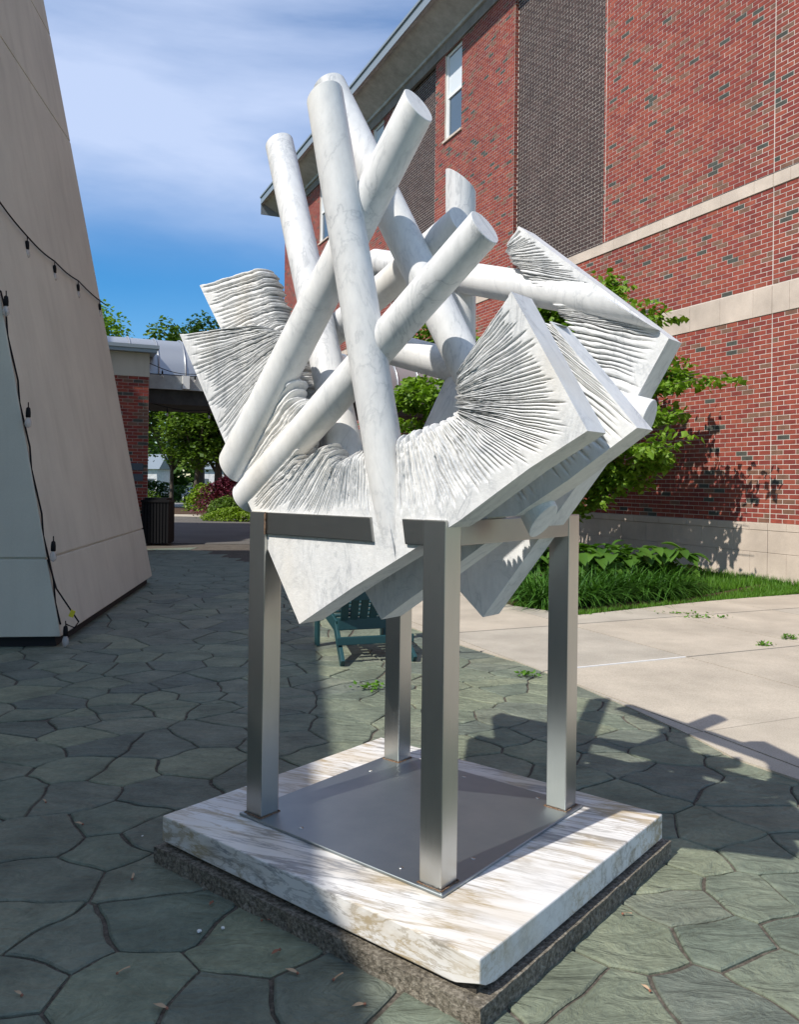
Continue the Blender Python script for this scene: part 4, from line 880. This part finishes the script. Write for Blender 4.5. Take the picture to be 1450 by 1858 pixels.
shrub('garden_shrub', 'yellow green bush at the foot of the middle tree beyond the walkway', (-9.1, 38.2, 0), 1.1, .7, 1.25, M_LEAFY, .14, 2600, 64)
shrub('garden_shrub', 'tan and green clipped bush behind the litter bin', (-12.9, 40.0, 0), 1.3, .8, .95, M_LEAFM, .14, 2400, 65)
shrub('hedge', 'dark hedge along the far side of the street at the left', (-21.5, 66, -.45), 5.5, 1.2, 1.7, M_LEAFD, .25, 5000, 66)
# far wood and far white houses behind the street
fw = MB(); rr_ = random.Random(71); pts = []
for _ in range(16000):
    x = rr_.uniform(-75, 55); y = rr_.uniform(92, 112); pts.append(Vector((x, y, rr_.uniform(-1.0, 9 + 5 * noise.noise(Vector((x * .08, 0, 0)))))))
leaves(fw, pts, 1.3, 72, .3, 1, .9); ob('far_wood', fastmesh(fw, 'far_wood'), M_LEAFD, kind='stuff')
for k, (x, y, w_, h, lab) in enumerate(((-27.2, 84, 4.4, 3.3, 'white house glimpsed between the trunks at the left beyond the street'), (-19.5, 88, 4.5, 3.4, 'small white house glimpsed right of the middle garden tree'))):
    t = thing('far_house', lab, 'house', (x, y, -.7)); m = MB(); m.box((-w_ / 2, 0, 0), (w_ / 2, 5, h)); m.build('wall', M_FARW, t)
    m = MB(); m.add([(-w_ / 2 - .3, -.3, h), (w_ / 2 + .3, -.3, h), (w_ / 2 + .3, 2.5, h + 1.6), (-w_ / 2 - .3, 2.5, h + 1.6), (-w_ / 2 - .3, 5.3, h), (w_ / 2 + .3, 5.3, h)], [(0, 1, 2, 3), (3, 2, 5, 4), (0, 3, 4), (1, 5, 2)]); m.build('roof', M_FASCIA, t)
    for q in range(3):
        m = MB(); xx = -w_ / 2 + w_ * (q + .5) / 3; m.box((xx - .4, -.04, h * .35), (xx + .4, -.005, h * .7)); m.build('window', M_GLASS, t)
def car():
    t = thing('parked_car', 'dark blue car parked beyond the street behind the garden trees', 'car', (-20.0, 80, -.66), R(-62))
    prof = [(-2.15, .35), (-2.2, .75), (-1.9, .95), (-1.15, 1.0), (-.45, 1.45), (.9, 1.48), (1.6, 1.05), (2.1, .98), (2.15, .4)]
    m = MB(); n = len(prof); sec = []
    for y, k in ((-.88, .0), (-.8, 1), (.8, 1), (.88, .0)):
        for x, z in prof: sec.append((x * (1 if k else .985), y * (1 if z < 1.1 else .85), z if k else z - .04))
    m.add(sec, [(j * n + i, j * n + i + 1, (j + 1) * n + i + 1, (j + 1) * n + i) for j in range(3) for i in range(n - 1)] + [tuple(range(n)), tuple(range(3 * n, 4 * n))[::-1], (0, n, 2 * n, 3 * n, 4 * n - 1, 3 * n - 1, 2 * n - 1, n - 1)])
    m.build('body', M_CAR, t)
    m = MB(); m.add([(-1.12, -.66, 1.03), (-.5, -.6, 1.43), (-.5, .6, 1.43), (-1.12, .66, 1.03)], [(0, 1, 2, 3)]); me = m.mesh('windscreen'); o = ob('windscreen', me, M_CARG, t, loc=(-.02, 0, .02))
    for s in (-1, 1):
        m = MB(); m.add([(-.95, s * .775, 1.08), (-.4, s * .745, 1.38), (.85, s * .745, 1.4), (1.4, s * .775, 1.08)], [(0, 1, 2, 3)]); m.build('side_window', M_CARG, t, loc=(0, s * .02, 0))
        m = MB(); m.box((-2.22, s * .62 - .16, .68), (-2.1, s * .62 + .16, .82)); m.build('headlight', M_LAMP, t)
        for x in (-1.35, 1.35):
            m = MB(); m.lathe([(.001, -.1), (.2, -.1), (.33, -.1), (.34, 0), (.33, .1), (.001, .1)], 18, Matrix.Translation((x, s * .80, .33)) @ Matrix.Rotation(R(90), 4, 'X')); wl = m.build('wheel', M_TYRE, t)
            m = MB(); m.lathe([(.001, .105), (.2, .105), (.2, -.105), (.001, -.105)], 14, Matrix.Translation((x, s * .81, .33)) @ Matrix.Rotation(R(90), 4, 'X')); m.build('rim', M_LAMP, wl)
    m = MB(); m.box((-2.23, -.26, .42), (-2.17, .26, .54)); m.build('number_plate', M_WHITE, t)
car()
# planting by the wall: daylily clumps, hostas, turf
def blades(base, n, L, seed, mt, name, label, cat, group, spread=.09, wd=.021):
    t = thing(name, label, cat, base, group=group) if label else None
    r = random.Random(seed); m = MB()
    for _ in range(n):
        a = r.uniform(0, 6.283); d = Vector((math.cos(a), math.sin(a), 0)); sd = Vector((-d.y, d.x, 0)); p = Vector((r.gauss(0, spread), r.gauss(0, spread), 0)); l = L * r.uniform(.6, 1.15); out = r.uniform(.5, 1.15); w2 = wd * r.uniform(.7, 1.2); vs = []
        for k in range(6):
            f = k / 5; q = p + d * (l * out * f ** 1.3) + Vector((0, 0, l * (f * (1.25 - .25 * out) - f * f * out * .85))); ww = w2 * (1 - f ** 2.2) + .001; vs += [q - sd * ww / 2, q + sd * ww / 2]
        m.add(vs, [(2 * k, 2 * k + 1, 2 * k + 3, 2 * k + 2) for k in range(5)])
    return m, t
def plant_bed():
    r = random.Random(81); k = 0
    A_, B_ = Vector((1.45, 9.95, 0)), Vector((3.75, 10.75, 0))
    spots = []
    for row in range(3):
        for i in range(8):
            f = i / 7; p = Vector((1.70 + f * 2.0, 9.62 + f * 1.15 + row * .42 - row * .05 * i * .3, 0)) + Vector((r.uniform(-.08, .08), r.uniform(-.08, .08), 0))
            if row == 2 and i > 6: continue
            spots.append((row, p))
    names = ['nearest the pavement', 'in the middle row', 'in the back row']
    for row, p in spots:
        k += 1; m, t = blades(p, 180, .62, 100 + k, M_BLADE, 'daylily', 'clump of arching narrow daylily leaves %s of the bed by the wall' % names[row], 'plant', 'daylily clumps in the bed by the brick wall')
        ob('foliage', fastmesh(m, 'foliage'), M_BLADE, t)
    for i, p in enumerate([(2.2, 10.85), (2.62, 10.95), (3.0, 11.1), (3.4, 11.2), (2.4, 11.3), (2.9, 11.5), (3.35, 11.6), (1.9, 11.1), (3.8, 11.25), (2.0, 11.6), (1.55, 10.9), (1.5, 11.5)]):
        t = thing('hosta', 'broad leaved hosta clump between the daylilies and the stone base of the wall', 'plant', (p[0], p[1], 0), group='hostas along the brick wall'); m = MB(); r2 = random.Random(200 + i)
        for q in range(46):
            a = r2.uniform(0, 6.283); tl = r2.uniform(.05, .46); el = r2.uniform(.3, 1.2); d = Vector((math.cos(a), math.sin(a), 0)); sd = Vector((-d.y, d.x, 0)); b = d * tl * math.cos(el) + Vector((0, 0, .26 + tl * math.sin(el) * .95)); L = r2.uniform(.18, .32); Wd = L * .6; vs = []
            for k2 in range(6):
                f = k2 / 5; c = b + d * L * f + Vector((0, 0, L * (.18 * f - .55 * f * f))); wv = Wd * math.sin(math.pi * min(1, f * .92 + .08)) ** .8 * .5 * (1 if k2 < 5 else .02); vs += [c - sd * wv + Vector((0, 0, wv * .35)), c, c + sd * wv + Vector((0, 0, wv * .35))]
            m.add(vs, [(3 * k2 + j, 3 * k2 + j + 1, 3 * k2 + j + 4, 3 * k2 + j + 3) for k2 in range(5) for j in (0, 1)], 0, True)
        m.build('foliage', M_HOSTA, t)
    g = MB(); rg = random.Random(91)
    def turf(n, fn, L):
        for _ in range(n):
            p = fn(); a = rg.uniform(0, 6.283); d = Vector((math.cos(a), math.sin(a), 0)); l = L * rg.uniform(.5, 1.3); sd = Vector((-d.y, d.x, 0)) * .006
            g.add([p - sd, p + sd, p + d * l * .35 + Vector((0, 0, l))], [(0, 1, 2)])
    def edge():
        f = rg.random() ** .8; a = Vector((3.4, 9.98, 0)).lerp(Vector((7.5, 12.1, 0)), f); back = W(-.1 - f * 2.3, .1, 0); q = a.lerp(back, rg.random()); q.z = 0; return q
    turf(15000, edge, .05)
    def tri():
        a, b = sorted((rg.random(), rg.random())); return Vector((3.45, 10.25, 0)) * a + Vector((5.62, 12.35, 0)) * (b - a) + Vector((3.3, 13.4, 0)) * (1 - b)
    turf(12000, tri, .06)
    turf(3000, lambda: tri(), .12)
    turf(900, lambda: Vector((2.0, 9.03, 0)).lerp(Vector((3.6, 10.07, 0)), rg.random()) + Vector((rg.gauss(0, .04), abs(rg.gauss(0, .10)), 0)), .05)
    turf(1500, lambda: Vector((1.37, 9.66, 0)).lerp(Vector((2.0, 9.03, 0)), rg.random()) + Vector((abs(rg.gauss(0, .08)), abs(rg.gauss(0, .08)), 0)), .05)
    turf(2500, lambda: W(rg.uniform(-3, 1.5), .09 + abs(rg.gauss(0, .05)), 0), .11)
    ob('grass', fastmesh(g, 'grass'), M_GRASS, kind='stuff')
    for i, (x, y, lab) in enumerate(((-.175, 5.69, 'small green weed in the patio joint between the stand legs'), (3.212, 9.18, 'low weed patch in the pavement joint nearest the planting bed'), (3.38, 8.93, 'low weed patch along the pavement joint in front of the bed'), (3.32, 7.41, 'tiny weed tuft on the pale pavement at the right'), (3.72, 7.75, 'leafy weed at the right edge of the pale pavement'), (.967, 6.11, 'tiny green tuft at the end of the long patio joint'))):
        m = MB(); r3 = random.Random(300 + i); big = 1.0 if i in (0, 4) else .7
        leaves(m, [Vector((x + r3.gauss(0, .05 * big + (.10 if i in (1, 2) else 0)), y + r3.gauss(0, .035 * big), .012 + r3.random() * .03 * big)) for _ in range(int(60 * big))], .035, 310 + i, -.3, 0)
        ob('weed', fastmesh(m, 'weed'), M_GRASS, label=lab, cat='weed')
plant_bed()
def litter():
    P = [(-.943, 2.93, 'beside the left corner of the plinth'), (-.614, 2.215, 'pale and near the bottom edge of the photo'), (-.803, 2.37, 'in the middle of a large flagstone at the lower left'), (-1.552, 3.618, 'on a shaded flagstone near the left edge'), (-1.031, 2.264, 'in a joint at the lower left corner'), (-.433, 2.665, 'close against the left side of the plinth'), (-.28, 2.381, 'on the patio below the plinth, largest of its cluster'), (-.173, 2.352, 'right end of the cluster below the plinth'), (-1.3, 3.392, 'in the joint left of the marble slab'), (-.078, 2.244, 'at the bottom edge below the plinth'), (.766, 2.734, 'in a sunlit joint right of the plinth'), (.73, 2.318, 'on the sunlit patio right of the plinth'), (-.62, 2.78, 'reddish against the plinth side'), (-.35, 2.50, 'reddish beside the plinth')]
    for i, (x, y, lab) in enumerate(P):
        r = random.Random(400 + i); L = r.uniform(.028, .042) * (1.2 if i in (0, 1, 6) else 1); t = thing('maple_seed', 'dry winged maple seed ' + lab, 'seed', (x, y, .004), r.uniform(0, 6.28), 'dry maple seeds on the patio'); m = MB(); n = 7; vs = []
        for k in range(n + 1):
            f = k / n; w_ = L * .26 * math.sin(math.pi * (f * .9 + .06)) ** .7; vs += [(f * L, -w_ * .4 + .15 * L * f * f, .002 + .006 * math.sin(f * 3)), (f * L, w_ * .6 + .15 * L * f * f, .003 + .004 * f)]
        m.add(vs, [(2 * k, 2 * k + 2, 2 * k + 3, 2 * k + 1) for k in range(n)]); m.build('wing', M_SEEDR if i > 11 or i == 5 else M_SEED, t)
        m = MB(); m.lathe([(0, -.003), (.004, -.001), (.0045, .002), (.002, .005), (0, .0055)], 8); m.build('nut', M_SEEDR, t)
    for i, (x, y) in enumerate(((-.62, 2.60), (-.55, 2.62), (-1.02, 3.29))):
        bm = bmesh.new(); bmesh.ops.create_icosphere(bm, subdivisions=1, radius=.009 - .002 * i)
        for v in bm.verts: v.co *= 1 + .4 * noise.noise(v.co * 300 + Vector((i, 0, 0))); v.co.z *= .6
        me = bpy.data.meshes.new('stone_chip'); bm.to_mesh(me); bm.free()
        ob('stone_chip', me, M_CHIP, label=['white stone chip on the flagstone left of the plinth, the larger of the pair', 'white stone chip close to the plinth, the smaller of the pair', 'tiny white chip in the joint left of the plinth corner'][i], cat='stone chip', loc=(x, y, .004))
litter()
